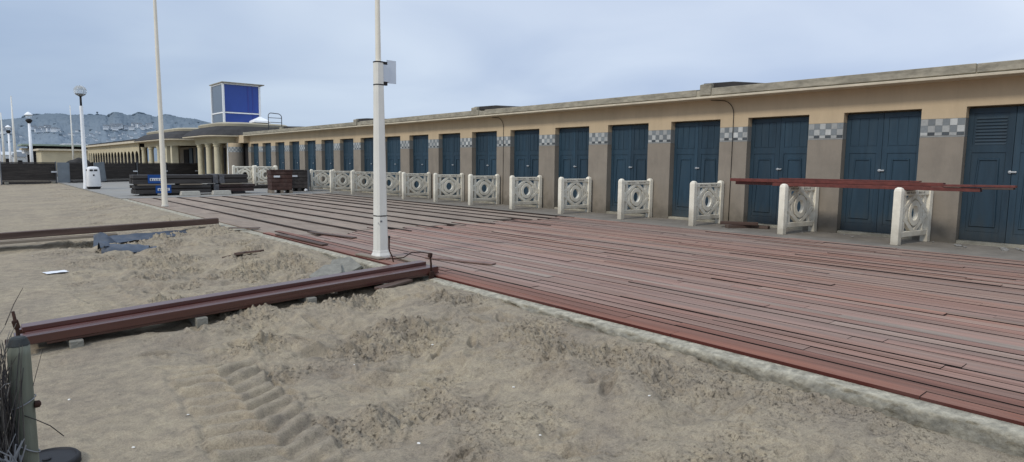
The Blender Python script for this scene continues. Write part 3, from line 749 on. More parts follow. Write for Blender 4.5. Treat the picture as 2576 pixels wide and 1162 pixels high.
for k, (x, y) in enumerate(pos):
    dup(rail, (x, y, .14), (0, 0, R(-3+k % 3)), '%s white rail of the %s cluster stored upright behind the crates' % (['front', 'middle', 'rear'][k % 3], 'left' if k < 3 else 'right'), 'white rails stored behind the crates')
q = MB()
for y in (33.1, 33.9, 34.6): q.box(10.0, 12.6, y-.05, y+.05, 0, .1)
for k in range(9): q.box(10.0+k*.29, 10.2+k*.29, 33.0, 34.7, .1, .138)
tag(q.build('pallet', M['timber']), 'dark pallet under the white rails stored behind the crates', 'pallet')

# ------------------------------------------------------------------ masts, lamps, bin
mx_, my_ = 4.56, 8.20
ma = thing('flag_mast', 'tall white tapered mast with square sleeve and side plate at the boardwalk edge', 'mast', (mx_, my_, 0))
def oct_(w, z, ch=.22, cx=0): 
    k = w*(1-ch*2)/1; h = w/2; c_ = w*ch
    return [(cx-h+c_, -h, z), (cx+h-c_, -h, z), (cx+h, -h+c_, z), (cx+h, h-c_, z), (cx+h-c_, h, z), (cx-h+c_, h, z), (cx-h, h-c_, z), (cx-h, -h+c_, z)]
q = MB(); q.loft([oct_(.185, .05, .18), oct_(.168, .6, .18), oct_(.125, 2.52, .2), oct_(.122, 2.84, .2)]); q.build('sleeve', M['mast'], ma)
q = MB(); q.loft([oct_(.23, 0, .15), oct_(.23, .035, .15), oct_(.2, .075, .16), oct_(.19, .11, .17)]); q.build('base_flange', M['mast'], ma, bevel=.004)
q = MB(); q.tube([(0, 0, 2.78), (0, 0, 3.7), (0, 0, 9.5)], [.04, .034, .02], 14); autosmooth(q.build('upper_pole', M['mastup'], ma))
for z, w in ((.62, .172), (2.51, .13), (2.83, .128)):
    q = MB(); q.loft([oct_(w, z-.008, .2), oct_(w, z+.008, .2)]); q.build('strap', M['black'], ma)
q = MB(); q.box(-.083, -.08, -.09, -.082, .5, .53); q.box(-.05, -.02, -.0885, -.084, .53, .555); q.build('name_tag', M['grey'], ma)
for z in (2.54, 2.82):
    q = MB(); q.box(.055, .135, -.02, .02, z-.03, z+.025); q.build('bracket', M['dark'], ma)
q = MB(); q.box(.058, .16, -.03, -.022, 2.56, 2.8); q.box(.13, .285, -.012, -.006, 2.545, 2.875)
q.build('side_plate', M['plate'], ma, bevel=.002)
fp = thing('flagpole', 'slim cream flagpole standing at the left edge of the stripped boardwalk', 'flagpole', (4.52, 21.4, 0))
q = MB(); q.tube([(0, 0, 0), (0, 0, 2.5), (0, 0, 9)], [.085, .065, .03], 14); autosmooth(q.build('pole', M['mastup'], fp))
q = MB(); q.tube([(0, 0, 0), (0, 0, .05)], .1, 14); q.build('collar', M['mast'], fp)
def far_pole(x, y, h, label, r=.07):
    t = thing('flagpole', label, 'flagpole', (x, y, -.3)); q = MB(); q.tube([(0, 0, 0), (0, 0, h*.5), (0, 0, h+.3)], [r*1.3, r, r*.45], 10); q.build('pole', M['mast'], t, smooth=True)
    q = MB(); q.lathe([(.03, 0), (.05, .04), (.02, .09)], 10, (0, 0, h+.3)); q.build('finial', M['mast'], t)
far_pole(4.0, 85, 7.9, 'tall thin white flagpole far left beyond the hoarding', .11)
far_pole(4.0, 111, 7.6, 'shorter white flagpole at the far left edge of the view', .12)
far_pole(9.6, 90, 7.6, 'thin white flagpole rising behind the distant cream roofs', .09)
def lamp(x, y, label, h=4.9, z=0, globe=1):
    t = thing('globe_lamp', label, 'lamp post', (x, y, z), group='white lamp posts along the beach edge')
    q = MB(); q.tube([(0, 0, 0), (0, 0, .4), (0, 0, h-.95)], [.13, .1, .07], 14); autosmooth(q.build('pole', M['whitepaint'], t))
    q = MB(); q.tube([(0, 0, h-.95), (0, 0, h-.5)], .045, 10); q.build('neck', M['dark'], t, smooth=True)
    q = MB(); q.lathe([(.05, h-.52), (.15, h-.45), (.2, h-.38)], 20); q.build('cup', M['dark'], t, smooth=True)
    q = MB(); prof = [(.255*math.sin(math.pi*k/14)+.001, h-.25-.255*math.cos(math.pi*k/14)) for k in range(15)]
    q.lathe(prof, 24); q.build('globe', M['globe'], t, smooth=True)
    q = MB()
    for k in range(3):
        a = math.pi*k/3; q.tube([(.262*math.cos(a)*math.cos(u), .262*math.sin(a)*math.cos(u), h-.25+.262*math.sin(u)) for u in np.linspace(-.9, math.pi+.9, 20)], .008, 5)
    q.build('cage', M['plate'], t)
    return t
L1 = lamp(4.32, 36.4, 'white lamp post with caged glass globe beside the litter bin')
def lamp2(x, y, label):
    t = thing('double_lamp', label, 'lamp post', (x, y, 0), group='white lamp posts along the beach edge')
    q = MB(); q.tube([(0, 0, 0), (0, 0, 4.1)], [.13, .08], 12); q.build('pole', M['whitepaint'], t, smooth=True)
    q = MB(); q.lathe([(.09, 4.1), (.2, 4.25), (.22, 4.35), (.08, 4.45)], 12); q.build('collar', M['dark'], t, smooth=True)
    q = MB(); q.lathe([(.08, 4.45), (.18, 4.52), (.2, 4.68), (.15, 4.72)], 12); q.build('lantern', M['globe'], t, smooth=True)
    q = MB(); q.lathe([(.27, 4.72), (.25, 4.77), (.06, 4.95)], 12); q.build('cap', M['whitepaint'], t)
    return t
lamp2(3.8, 60.3, 'white lamp post with lantern cap, beyond the hoarding left of the litter bin')
lamp2(3.6, 85.7, 'more distant white lantern lamp post between two flagpoles')
lamp2(3.55, 110, 'farthest white lamp post at the left edge of the view')
bl_ = (4.58, 36.0, 0)
bn = thing('litter_bin', 'white litter bin with two dark slots and black base beside the lamp post', 'litter bin', bl_)
q = MB(); q.lathe([(.24, 0), (.285, .1), (.29, .12)], 28, sq=4); q.build('base', M['black'], bn)
q = MB(); q.lathe([(.292, .121), (.295, .14), (.262, .85), (.25, .95), (.225, 1.02), (.17, 1.06), (.06, 1.075)], 32, sq=4); autosmooth(q.build('body', M['bin'], bn), 50)
rz = R(-8)
for sx in (-.12, .06):
    q = MB(); q.box(sx-.03-.02, sx+.09, -.275, -.255, .86, .94); q.build('slot', M['black'], bn, bevel=.01)
q = MB(); q.box(-.045, .02, -.286, -.27, .63, .70); q.build('badge', M['dark'], bn)
q = MB(); q.box(-.275, -.255, -.1, .1, .86, .94); q.build('slot', M['black'], bn, bevel=.01)

# ------------------------------------------------------------------ hoarding
pa_ = [(-4.2, 45.7), (-1.5, 45.75), (1.2, 45.8), (1.42, 45.82), (4.05, 46.05), (4.62, 46.1), (6.0, 47.0), (6.35, 47.15), (8.6, 48.3), (10.6, 49.2), (12.9, 50.2)]
spec = [(0, 1, 'far left'), (1, 2, 'left-edge'), (3, 4, 'wide'), (5, 6, 'short'), (7, 8, 'middle'), (8, 9, 'clipped'), (9, 10, 'right-hand')]
labs = ['dark plank hoarding panel left of the frame edge', 'dark plank hoarding panel cut by the left edge of the view', 'wide dark plank hoarding panel standing left of the pale grey upright sheet',
        'short dark hoarding panel between grey sheet and litter bin', 'dark hoarding panel right of the leaning grey sheet', 'dark hoarding panel behind the blue-labelled timber bundles', 'dark hoarding panel ending at the pavilion columns']
for (i, j, _), lb in zip(spec, labs):
    (ax, ay), (bx, by) = pa_[i], pa_[j]; L = math.hypot(bx-ax, by-ay); an = math.atan2(by-ay, bx-ax)
    t = thing('hoarding_panel', lb, 'fence panel', (ax, ay, 0), (0, 0, an), 'dark hoarding panels across the promenade')
    q = MB(); nb_ = 6; hh = 1.0/nb_
    for k in range(nb_): q.box(.04, L-.06, -.02+random.uniform(-.002, .002), .02, .165+k*hh, .165+(k+1)*hh-.001)
    q.build('boards', M['mesh_far'], t)
    q = MB(); q.box(0, L-.02, -.035, .035, 1.175, 1.225); q.box(0, L-.02, -.04, .03, .1, .155); q.box(0, L-.02, -.01, .01, -.05, .09); q.build('rail', M['timber'], t)
    for px_ in (0, L-.06):
        q = MB(); q.box(px_, px_+.055, -.045, .045, -.1, 1.26); q.build('post', M['grey'] if i in (3, 8) else M['dark'], t)
    q = MB(); q.box(L-.28, L+.04, -.06, -.042, .62, .70); q.build('clip', M['paper'], t)
    for px_ in (.15, L-.3):
        q = MB(); q.box(px_, px_+.16, -.3, .3, -.1, .09); q.build('foot', M['concrete'] if i < 5 else M['black'], t)
for lb, (ax, ay), wd, ln in (('pale grey upright sheet clipped into the dark hoarding left of the bin', (4.05, 45.8), .62, 0), ('grey sheet leaning on the dark hoarding right of the bin', (6.02, 46.3), .58, -.12)):
    q = MB(); q.box(0, wd, -.015, .015, .02, 1.22); q.box(0, .03, -.03, .0155, .02, 1.22); q.box(wd-.03, wd, -.03, .0155, .02, 1.22)
    o = tag(q.build('metal_sheet', mat('pale_grey_sheet', (.19, .215, .235), .6, .12, 3, .05)), lb, 'metal sheet', 'grey sheets in the hoarding'); o.location = (ax, ay, 0); o.rotation_euler = (.15 if ln else .03, ln, .2)

# ------------------------------------------------------------------ timber bundles, crates, blocks
def bundle(label, x0, x1, y0, y1, z0, z1, m_, blue=None, wrap=None):
    loc = (x0, y0, z0); t = thing('timber_bundle', label, 'timber bundle', loc, group='dark timber bundles on the promenade')
    H = z1-z0; D = y1-y0
    rows = 2; hh = H/rows
    for r_ in range(rows):
        q = MB()
        cols = 5; dw = D/cols
        for c_ in range(cols):
            q.box(random.uniform(-.03, .03), x1-x0+random.uniform(-.05, .05), c_*dw+.004+(0 if c_ else random.uniform(0, .012)), (c_+1)*dw-.004, r_*hh+.006+.04*(r_ > 0), (r_+1)*hh-.004)
        q.build('plank_layer', m_, t, bevel=.006)
    q = MB(); q.box(.05, x1-x0-.05, .03, D-.03, hh-.002, hh+.045); q.build('spacer', M['gap'], t)
    for sx in (wrap or ()):
        q = MB(); q.box(sx, sx+.2, -.006, D+.006, -.006, H+.008); q.build('wrapping', mat('grey_wrap', (.12, .12, .125), .5, .5, 10, .3), t)
    if blue is not None:
        q = MB(); q.box(blue, blue+.56, -.012, -.004, .03, H+.01); s_ = q.build('label_sheet', M['blue'], t)
        q = MB(); q.box(blue+.07, blue+.5, -.016, -.0125, H*.36, H*.66); s2 = q.build('label_text', M['paper'], s_)
        q = MB()
        for k in range(5): q.box(blue+.1+k*.08, blue+.1+k*.08+random.uniform(.02, .05), -.019, -.0165, H*.4, H*random.uniform(.52, .62))
        q.build('lettering', M['dark'], s_)
    return t
YB = 28.05
bundle('lower long dark timber bundle with a blue label sheet near its left end', 4.9, 7.72, YB, YB+.9, .07, .41, M['timber'], .72)
bundle('upper long dark timber bundle with a blue label sheet near its left end', 4.86, 7.70, YB-.02, YB+.88, .46, .82, M['timber'], .5)
bundle('lower dark red timber bundle right of the labelled bundles', 7.8, 9.5, YB+.1, YB+1.0, .10, .41, M['timber2'], None, (.02,))
bundle('upper grey-wrapped dark timber bundle right of the labelled bundles', 7.76, 9.25, YB+.12, YB+1.0, .46, .83, M['timber'], None, (.04, .3))
for lb, x, y, z in (('pale wooden bearer between the two labelled timber bundles at their left end', 5.0, YB, .412), ('pale wooden bearer between the two labelled timber bundles near their middle', 6.5, YB, .412), ('pale wooden bearer between the two dark timber bundles on the right', 8.1, YB+.1, .412)):
    q = MB(); q.box(0, .85, -.03, .8, 0, .045); o = tag(q.build('timber_bearer', M['tanplank']), lb, 'bearer', 'bearers between the timber bundles'); o.location = (x, y, z)
for lb, x in (('left of the two pale concrete blocks in front of the timber bundles', 6.42), ('right of the two pale concrete blocks in front of the timber bundles', 7.62)):
    q = MB(); q.loft([[(0, 0, 0), (.72, 0, 0), (.72, .3, 0), (0, .3, 0)], [(.03, .02, .17), (.7, .02, .17), (.7, .28, .17), (.03, .28, .17)]])
    o = tag(q.build('concrete_block', M['block'], bevel=.01), lb, 'concrete block', 'pale blocks before the timber bundles'); o.location = (x, 27.55, 0)
for lb, x in (('black skid block under the left end of the labelled timber bundles', 5.2), ('black skid block under the middle of the labelled timber bundles', 6.2), ('black skid block under the red timber bundle', 8.6)):
    q = MB(); q.box(0, .5, 0, .8, -.005, .068 if x < 8 else .098); o = tag(q.build('skid_block', M['black']), lb, 'skid block', 'skid blocks under the timber bundles'); o.location = (x, YB+.1, 0)
def crate(label, loc, w, d, h, m_, posts, rz=0):
    t = thing('slatted_crate', label, 'crate', loc, (0, 0, rz))
    q = MB(); n_ = 5; z0 = .14; hh = (h-z0)/n_
    for k in range(n_):
        tp = .03*(1-k/n_); q.box(tp, w-tp, tp, d-tp, z0+k*hh+.012, z0+(k+1)*hh-.012)
    q.box(.04, w-.04, .04, d-.04, z0, h-.02); q.build('slat_walls', m_, t, bevel=.006)
    for x in (.02, w/2-.06, w-.14):
        q = MB(); q.box(x, x+.12, .02, d-.02, 0, z0-.002); q.build('skid', M['tanplank'] if m_ is M['crate'] else M['timber'], t)
    q = MB(); q.box(-.02, w+.02, -.02, d+.02, h, h+.03); q.build('lid', m_, t)
    q = MB(); q.box(.12, .38, -.012, -.002, h-.3, h-.22); q.build('label_sheet', M['paper'], t)
    if posts:
        for x in (-.03, w-.05):
            for y in (-.03, d-.05):
                q = MB(); q.box(x, x+.08, y, y+.08, 0, h+.02); q.build('corner_post', M['grey'], t)
    return t
crate('brown slatted crate standing left of the greyer crate on the pavement', (10.02, 27.6, 0), .93, .9, 1.0, M['crate'], False, R(-8))
crate('grey-brown crate with pale corner posts right of the brown crate', (11.42, 29.1, 0), .9, .9, .98, M['crate2'], True, R(-6))
for lb, x, y, c_ in (('small white bag at the foot of the grey-brown crate', 12.15, 28.95, 'paper'),):
    q = MB(); q.lathe([(.06, 0), (.09, .03), (.07, .09), (.02, .12)], 10); o = tag(q.build('bag', M[c_], smooth=True), lb, 'bag'); o.location = (x, y, 0)

# ------------------------------------------------------------------ red planks
def plank(label, c0, c1, w, t_, m_, roll=0, group=None, name='plank', bevel=.004, groove=False):
    """plank whose lower face runs from c0 to c1 (centre line)"""
    a, e = Vector(c0), Vector(c1); L = (e-a).length
    q = MB()
    if groove:
        g_ = .011
        sec = [(-w/2, 0), (w/2, 0), (w/2, t_), (-w/2, t_), (-w/2, t_*.72), (-w/2+g_, t_*.66), (-w/2+g_, t_*.36), (-w/2, t_*.30)]
        q.loft([[(x, y, z) for y, z in sec] for x in (0, L)])
    else: q.box(0, L, -w/2, w/2, 0, t_)
    o = q.build(name, m_, bevel=bevel)
    d = (e-a).normalized(); rz = math.atan2(d.y, d.x); ry = -math.asin(d.z)
    o.rotation_euler = (roll, ry, rz); o.location = a
    return tag(o, label, 'plank', group)
# stack across the sand on blocks: left end low, right end on the kerb
def stz(x): return -.158+(x-.27)/(4.36-.27)*.175
G = 'red planks stacked across the sand'
def sp(label, x0, x1, y, dz, w, t_, groove=False):
    plank(label, (x0, y, stz(x0)+dz), (x1, y, stz(x1)+dz), w, t_, M['redplank'], group=G, groove=groove)
sp('front upper dark red plank of the stack across the sand', .25, 4.38, 6.50, .026, .145, .072)
sp('front lower dark red plank of the stack across the sand', .42, 4.40, 6.515, .0, .14, .023)
sp('middle lower plank of the red stack across the sand', .3, 4.3, 6.68, .0, .145, .04)
sp('middle upper plank of the red stack across the sand', .29, 4.36, 6.655, .042, .145, .055)
sp('raised rear red plank topping the stack across the sand', .27, 4.33, 6.70, .0985, .145, .04)
sp('low rear plank of the red stack across the sand', .22, 4.30, 6.84, .0, .145, .04)
sp('rear upper plank of the red stack across the sand', .24, 4.29, 6.815, .042, .145, .055)
plank('short reddish offcut lying in the sand under the right end of the red stack', (3.45, 6.28, sand_at(3.45, 6.28)-.005), (3.95, 6.42, sand_at(3.95, 6.42)+.03), .12, .03, M['brownbeam'])
for lb, x in (('pale block under the left end of the red plank stack', .62), ('pale block under the red plank stack, second from the left', 1.62), ('pale block under the middle of the red plank stack', 2.72), ('pale block under the right part of the red plank stack', 3.66)):
    q = MB(); s_ = sand_at(x, 6.5); q.box(-.05, .05, -.14, .5, s_-.08, stz(x)-.003)
    o = tag(q.build('bearer_block', M['concrete'], bevel=.006), lb, 'block', 'bearer blocks under the red plank stack'); o.location = (x, 6.52, 0)
# clamps / iron bars
t = thing('iron_clamp', 'rusty iron clamp rising at the right end of the red plank stack', 'clamp', (4.27, 6.43, .0), group='iron clamps holding the red stack')
q = MB(); q.tube([(0, 0, -.06), (0, 0, .16), (-.012, .0, .26)], [.013, .013, .011], 8); q.build('bar', M['rust'], t, smooth=True)
q = MB(); q.obox((-.012, 0, .265), (.05, .04, .06), (0, .2, 0)); q.build('head', M['rust'], t, bevel=.01)
q = MB(); q.obox((0, -.012, .015), (.07, .03, .1)); q.build('jaw', M['rust'], t, bevel=.008)
q = MB(); q.tube([(-.012, 0, .285), (-.09, .08, .30), (-.19, .14, .30), (-.27, .2, .235), (-.46, .3, .22)], .007, 6); q.build('arm', M['rust'], t, smooth=True)
t = thing('iron_clamp', 'rusty iron clamp rising at the left end of the red plank stack above the post', 'clamp', (.235, 6.40, -.16), group='iron clamps holding the red stack')
q = MB(); q.tube([(0, 0, -.06), (-.004, 0, .16), (-.025, 0, .33)], [.014, .014, .011], 8); q.build('bar', M['rust'], t, smooth=True)
q = MB(); q.obox((-.012, 0, .22), (.045, .04, .075), (0, -.2, 0)); q.build('head', M['rust'], t, bevel=.01)
q = MB(); q.obox((-.03, .0, .08), (.12, .05, .05), (0, 0, .1)); q.build('jaw', M['rust'], t, bevel=.01)
t = thing('iron_bar', 'bent dark iron bar sticking up beside the mast base', 'iron bar', (4.50, 7.72, 0))
q = MB(); q.tube([(0, 0, -.03), (-.02, .02, .08), (-.05, .03, .15), (-.06, .03, .19), (-.055, .03, .34)], [.009, .009, .009, .012, .013], 8); q.build('bar', M['rust'], t, smooth=True)
q = MB(); q.lathe([(.016, 0), (.018, .03), (.012, .035)], 8, (-.055, .03, .335)); q.build('tip', M['dark'], t)
# planks lying on the right-hand rails
G2 = 'red planks lying across the white rails'
RP = M['railplank']
plank('long lower front red plank lying across the right-hand rails', (12.78, 2.75, 1.0), (12.74, 6.3, .99), .15, .066, RP, group=G2)
plank('long upper red plank lying across the right-hand rails, reaching farthest left', (12.86, 3.3, 1.068), (12.76, 7.28, 1.06), .15, .066, RP, group=G2)
plank('rear red plank lying across the right-hand rails', (13.0, 3.55, 1.0), (12.95, 7.25, .99), .15, .066, RP, group=G2)
plank('top short red plank lying across the right-hand rails', (12.84, 3.66, 1.137), (12.82, 6.2, 1.130), .145, .022, RP, group=G2)
plank('red plank projecting farthest right past the nearest rail', (12.72, 2.28, 1.085), (12.74, 3.28, 1.072), .13, .04, RP, roll=.03, group=G2)
plank('thin pale-edged red plank under the one projecting right past the nearest rail', (12.70, 2.30, 1.055), (12.73, 2.72, 1.045), .12, .026, M['brownbeam'], group=G2)
for lb, a, e, z0, z1, w_ in (('upper brown offcut tilted on the apron beside a white rail', (12.95, 7.62), (13.32, 6.9), .07, .075, .16), ('lower brown offcut on the apron beside a white rail', (12.85, 7.4), (13.5, 7.02), .004, .004, .17),
                       ('rear brown offcut lying on the apron by the door', (13.3, 7.5), (13.42, 6.7), .004, .004, .15)):
    plank(lb, (*a, z0), (*e, z1), w_, .062, M['brownbeam'], group='brown offcuts beside the rail')
G3 = 'loose planks on the boardwalk near the mast'
for lb, a, e, m_ in (('loose reddish plank lying near the mast, right of the iron clamp', (5.04, 7.7), (5.42, 6.6), 'board1'), ('loose grey plank lying beside the mast foot', (4.72, 7.95), (4.62, 6.85), 'tanplank'),
                     ('long loose plank along the boardwalk edge beyond the mast', (4.42, 11.9), (4.46, 9.9), 'brownbeam'), ('short dark plank bridging sand and boardwalk edge far left', (4.05, 13.6), (4.52, 13.2), 'brownbeam'),
                     ('short loose plank at the mast foot on the seaward side', (4.40, 8.6), (4.44, 7.95), 'tanplank'), ('loose reddish plank on the stripped strip beyond the mast', (5.3, 10.5), (5.05, 11.9), 'brownbeam')):
    plank(lb, (*a, .008), (*e, .009), .12, .02, M['pinkplank' if m_ == 'board1' else m_], group=G3)
# farther beam and board
plank('long brown beam lying across the sand in the middle distance', (-1.6, 14.95, -.145), (4.12, 14.62, .025), .16, .125, M['brownbeam'], name='beam', bevel=.012)
plank('sand-coloured board lying under the long brown beam', (-1.4, 14.75, -.19), (2.2, 14.62, -.11), .2, .05, M['tanplank'], name='board')
for k, (a, e) in enumerate((((3.06, 10.62), (3.3, 10.32)), ((3.22, 10.52), (3.5, 10.12)))):
    plank(['left-hand dark scrap board half buried in the sand', 'right-hand dark scrap board half buried in the sand'][k], (*a, sand_at(*a)+.005), (*e, sand_at(*e)+.02), .1, .03, M['brownbeam'], group='scrap boards in the sand', name='scrap_board')

# ------------------------------------------------------------------ tarpaulin
t = thing('tarpaulin', 'crumpled blue-grey sheet lying along the brown beam and onto the sand', 'tarpaulin', (2.2, 13.8, 0))
def cloth(fx, fy, fz, nu, nv):
    U, V = np.meshgrid(np.linspace(0, 1, nu), np.linspace(0, 1, nv)); wr = .014*fbm(U*6, V*3, 3, int(nu))
    o = grid_mesh('sheet', fx(U, V)-2.2, fy(U, V)-13.8+wr, fz(U, V)+wr); o.data.materials.append(M['tarp']); o.parent = t
# long strip trapped under the beam, its upper edge on the beam and its lower edge on the sand
cloth(lambda U, V: 2.0+1.75*U+.05*V, lambda U, V: 14.16+.25*U+.34*V*(1-.25*U), lambda U, V: -.205+.055*U+.11*V**1.4*(1-.2*U)+.03*np.sin(U*11+V*2)*V*(1-V), 50, 14)
# upright fold at its left end
cloth(lambda U, V: 1.68+.42*U+.05*V, lambda U, V: 13.75-.3*np.sin(U*3.0)+.25*V, lambda U, V: -.22+.22*V*(.7+.5*np.sin(U*4.5+.5))-.04*np.sin(V*3.1)*U, 26, 16)
# curled flap lying on the sand: an open roll
cloth(lambda U, V: 1.72+.68*U-.05*np.cos(V*3.6), lambda U, V: 12.95-.22*U-.2*np.cos(V*3.6), lambda U, V: -.225+.15*np.sin(V*3.3)*(1-.35*U), 30, 18)
cloth(lambda U, V: 1.66+.3*U, lambda U, V: 13.1-.35*V+.1*U, lambda U, V: -.20+.17*np.sin(V*2.6)*(1-.6*U)+.03*np.sin(U*5), 20, 14)
# low flat tail
cloth(lambda U, V: 2.02+.55*U, lambda U, V: 12.55+.5*V+.1*U, lambda U, V: -.215+.05*np.sin(V*3.1)*(1-.3*U), 22, 14)

# ------------------------------------------------------------------ concrete slabs, paper, shells, rubble
def slab(label, x, y, z, poly, th, rot):
    q = MB(); q.prism(poly, -th, 0); o = tag(q.build('concrete_slab', M['concrete'], bevel=.008), label, 'slab', 'broken slabs by the mast'); o.location = (x, y, z); o.rotation_euler = rot
slab('left broken concrete slab lying against the kerb by the mast', 3.62, 8.05, -.10, [(-.3, -.16), (.1, -.2), (.34, -.02), (.2, .16), (-.2, .12)], .05, (.12, -.22, .5))
slab('middle broken concrete slab tilted against the kerb by the mast', 3.98, 8.2, -.05, [(-.17, -.2), (.12, -.22), (.2, .1), (-.02, .24), (-.2, .1)], .06, (.25, -.32, .25))
slab('small broken concrete piece in front of the tilted slab', 3.78, 7.7, -.12, [(-.15, -.08), (.14, -.1), (.18, .05), (-.05, .1)], .045, (.1, -.1, .3))
q = MB(); X, Y = np.meshgrid(np.linspace(-.14, .14, 8), np.linspace(-.1, .1, 6)); 
o = grid_mesh('paper_sheet', X, Y, .012+.015*np.abs(gnoise(X*9, Y*9, 3))); o.data.materials.append(M['paper']); tag(o, 'white sheet of paper lying on the sand between plank stack and beam', 'paper'); o.location = (.89, 11.2, sand_at(.89, 11.2)+.004); o.rotation_euler = (0, 0, .2)
def blob(name, r, m_, s=0):
    import bmesh
    bm = bmesh.new(); bmesh.ops.create_icosphere(bm, subdivisions=2, radius=1)
    for v in bm.verts:
        d = v.co.normalized(); k = 1+.35*float(gnoise(np.array(d.x*1.7+s), np.array(d.y*1.7+d.z*1.3), s)); v.co = d*k*r
        v.co.z *= .6
    me = bpy.data.meshes.new(name); bm.to_mesh(me); bm.free(); me.materials.append(m_)
    o = bpy.data.objects.new(name, me); COL.objects.link(o); return o
pr = blob('shell', .012, M['shell'], 2); tag(pr, 'small white shell fragment lying on the sand', 'shell', 'white shell fragments scattered on the sand')
spots = [(.43, 5.1), (.62, 4.0), (.98, 4.3), (.9, 6.9), (2.5, 2.6), (3.3, 2.4), (2.3, 4.6), (1.9, 3.0), (3.0, 4.5), (1.2, 3.0), (2.9, 3.3), (.75, 13.3)]
for k, (x, y) in enumerate(spots):
    o = pr if k == 0 else pr.copy()
    if k: COL.objects.link(o)
    o.location = (x, y, sand_at(x, y)+.004); o.rotation_euler = (0, 0, k); s_ = random.uniform(.4, .8); o.scale = (s_, s_*1.3, s_)
st = [blob('rubble_stone', .045, M['stone'], s) for s in (3, 5, 8)]
for k in range(30):
    o = st[k] if k < 3 else st[k % 3].copy()
    if k >= 3: COL.objects.link(o)
    yy = random.uniform(1.2, 3.2) if k < 22 else random.uniform(3.4, 6); o.location = (13.35+random.uniform(-.22, .4)-(.0), yy, .012)
    s_ = random.uniform(.3, 1.1)*(1 if k < 22 else .5); o.scale = (s_*1.4, s_, s_); o.rotation_euler = (0, 0, random.uniform(0, 6))
    tag(o, 'grey rubble stone lying on the apron before the right-hand doors', 'stone', 'rubble stones on the apron')

# ------------------------------------------------------------------ wooden post, brushwood fence, dark disc
pz = sand_at(.118, 3.3)
t = thing('wooden_post', 'weathered green-grey wooden post with dark chamfered top at lower left', 'post', (.118, 3.3, pz))
H = .655-pz; q = MB(); prof = []
n_ = 30
for i in range(26):
    z = -.2+(H-.035+.2)*i/25; prof.append([((.042-.003*i/25)*(1+.03*float(gnoise(np.array(k*.9), np.array(z*1.5), 3)))*math.cos(2*math.pi*k/n_), (.042-.003*i/25)*(1+.03*float(gnoise(np.array(k*.9), np.array(z*1.5), 3)))*math.sin(2*math.pi*k/n_), z) for k in range(n_)])
q.loft(prof); q.build('shaft', M['postwood'], t, smooth=True)
q = MB(); q.lathe([(.0395, H-.036), (.039, H-.03), (.03, H-.006), (.022, H)], 28); q.build('cap', M['postcap'], t)
q = MB(); q.lathe([(.008, 0), (.016, .004), (.015, .02), (.006, .026)], 12); o = q.build('bolt', M['rust'], t); o.rotation_euler = (0, R(90), 0); o.location = (.035, -.015, H-.3)
for z, tl in ((H-.285, .02), (H-.48, -.035)):
    q = MB(); q.tube([(.045*math.cos(a), .045*math.sin(a), z+tl*math.cos(a)) for a in np.linspace(0, 2*math.pi, 25)], .0028, 6); q.build('tie_wire', M['reed'], t, smooth=True)
q = MB(); q.tube([(.0, -.045, H-.33), (.04, -.045, H-.36), (.085, -.04, H-.40), (.13, -.04, H-.46)], .002, 5); q.build('loose_wire', M['dark'], t)
fl = (0.05, 3.2, 0)
f_ = thing('brushwood_fence', 'dark brushwood fence with pale torn reeds left of the wooden post', 'fence', fl)
tw_ = MB(); A = Vector((.08, 3.29, 0)); Bq = Vector((-1.3, 2.75, 0))
for k in range(1500):
    u = random.random()**1.3; b0 = A.lerp(Bq, u); h = random.uniform(.5, .74) if random.random() < .985 else random.uniform(.74, .8)
    z0 = random.uniform(-.3, .4); lean = random.gauss(-.03, .06); ly = random.gauss(0, .06); r_ = random.uniform(.0015, .0035)
    y_ = random.uniform(-.05, .05); p0 = Vector((b0.x, b0.y+y_, z0)); p1 = p0+Vector((lean*.5+random.gauss(0, .015), ly*.5, (h-z0)*.5)); p2 = p0+Vector((lean+random.gauss(0, .02), ly, h-z0-.05))
    cc = random.choice([(.07, .06, .055), (.11, .1, .09), (.05, .047, .05), (.16, .15, .135)])
    tw_.tube([p0, p1, p2], [r_, r_*.8, r_*.4], 4, cc)
for k in range(90):
    u = random.random()**1.6*.5; b0 = A.lerp(Bq, u); z0 = random.uniform(.35, .8)
    p0 = Vector((b0.x, b0.y-.04, z0)); a = random.uniform(0, 6.28); L = random.uniform(.05, .2)
    p2 = p0+Vector((math.cos(a)*L*.4, -abs(math.sin(a))*L*.3, random.uniform(-.3, 1)*L)); tw_.tube([p0, (p0+p2)/2+Vector((0, 0, .01)), p2], [.002, .0016, .0008], 4, random.choice([(.2, .19, .17), (.09, .08, .07), (.3, .29, .28)]))
tw_.build('twigs', M['twig'], f_, fl, colors=True)
sc_ = MB(); 
for i in range(12):
    pass
X, U = np.meshgrid(np.linspace(0, 1, 40), np.linspace(-.35, .5, 26))
gx = A.x+(Bq.x-A.x)*X-.035; gy = A.y+(Bq.y-A.y)*X+.0+.02*gnoise(X*9, U*4, 3); o = grid_mesh('backing_screen', gx-fl[0], gy-fl[1], U+.02*gnoise(X*6, U, 5)); o.data.materials.append(M['screen']); o.parent = f_
rd = MB()
for k in range(70):
    b0 = Vector((.1-random.uniform(0, .06), 3.2-random.uniform(0, .05), random.uniform(-.25, .12))); L = random.uniform(.08, .2)
    d = Vector((random.gauss(-.1, .22), random.gauss(0, .05), 1)).normalized()
    w = random.uniform(.002, .007); pts = [b0, b0+d*L*.5+Vector((random.gauss(0, .012), 0, 0)), b0+d*L+Vector((random.gauss(0, .02), 0, 0))]
    for a, e in zip(pts, pts[1:]): rd.bar(a, e, w, .002, (0, 1, 0))
rd.build('reeds', M['reed'], f_, fl)
dz = sand_at(.245, 4.03)
t = thing('rubber_disc', 'round black rubber disc lying on the sand beside the wooden post', 'disc', (.225, 4.03, dz))
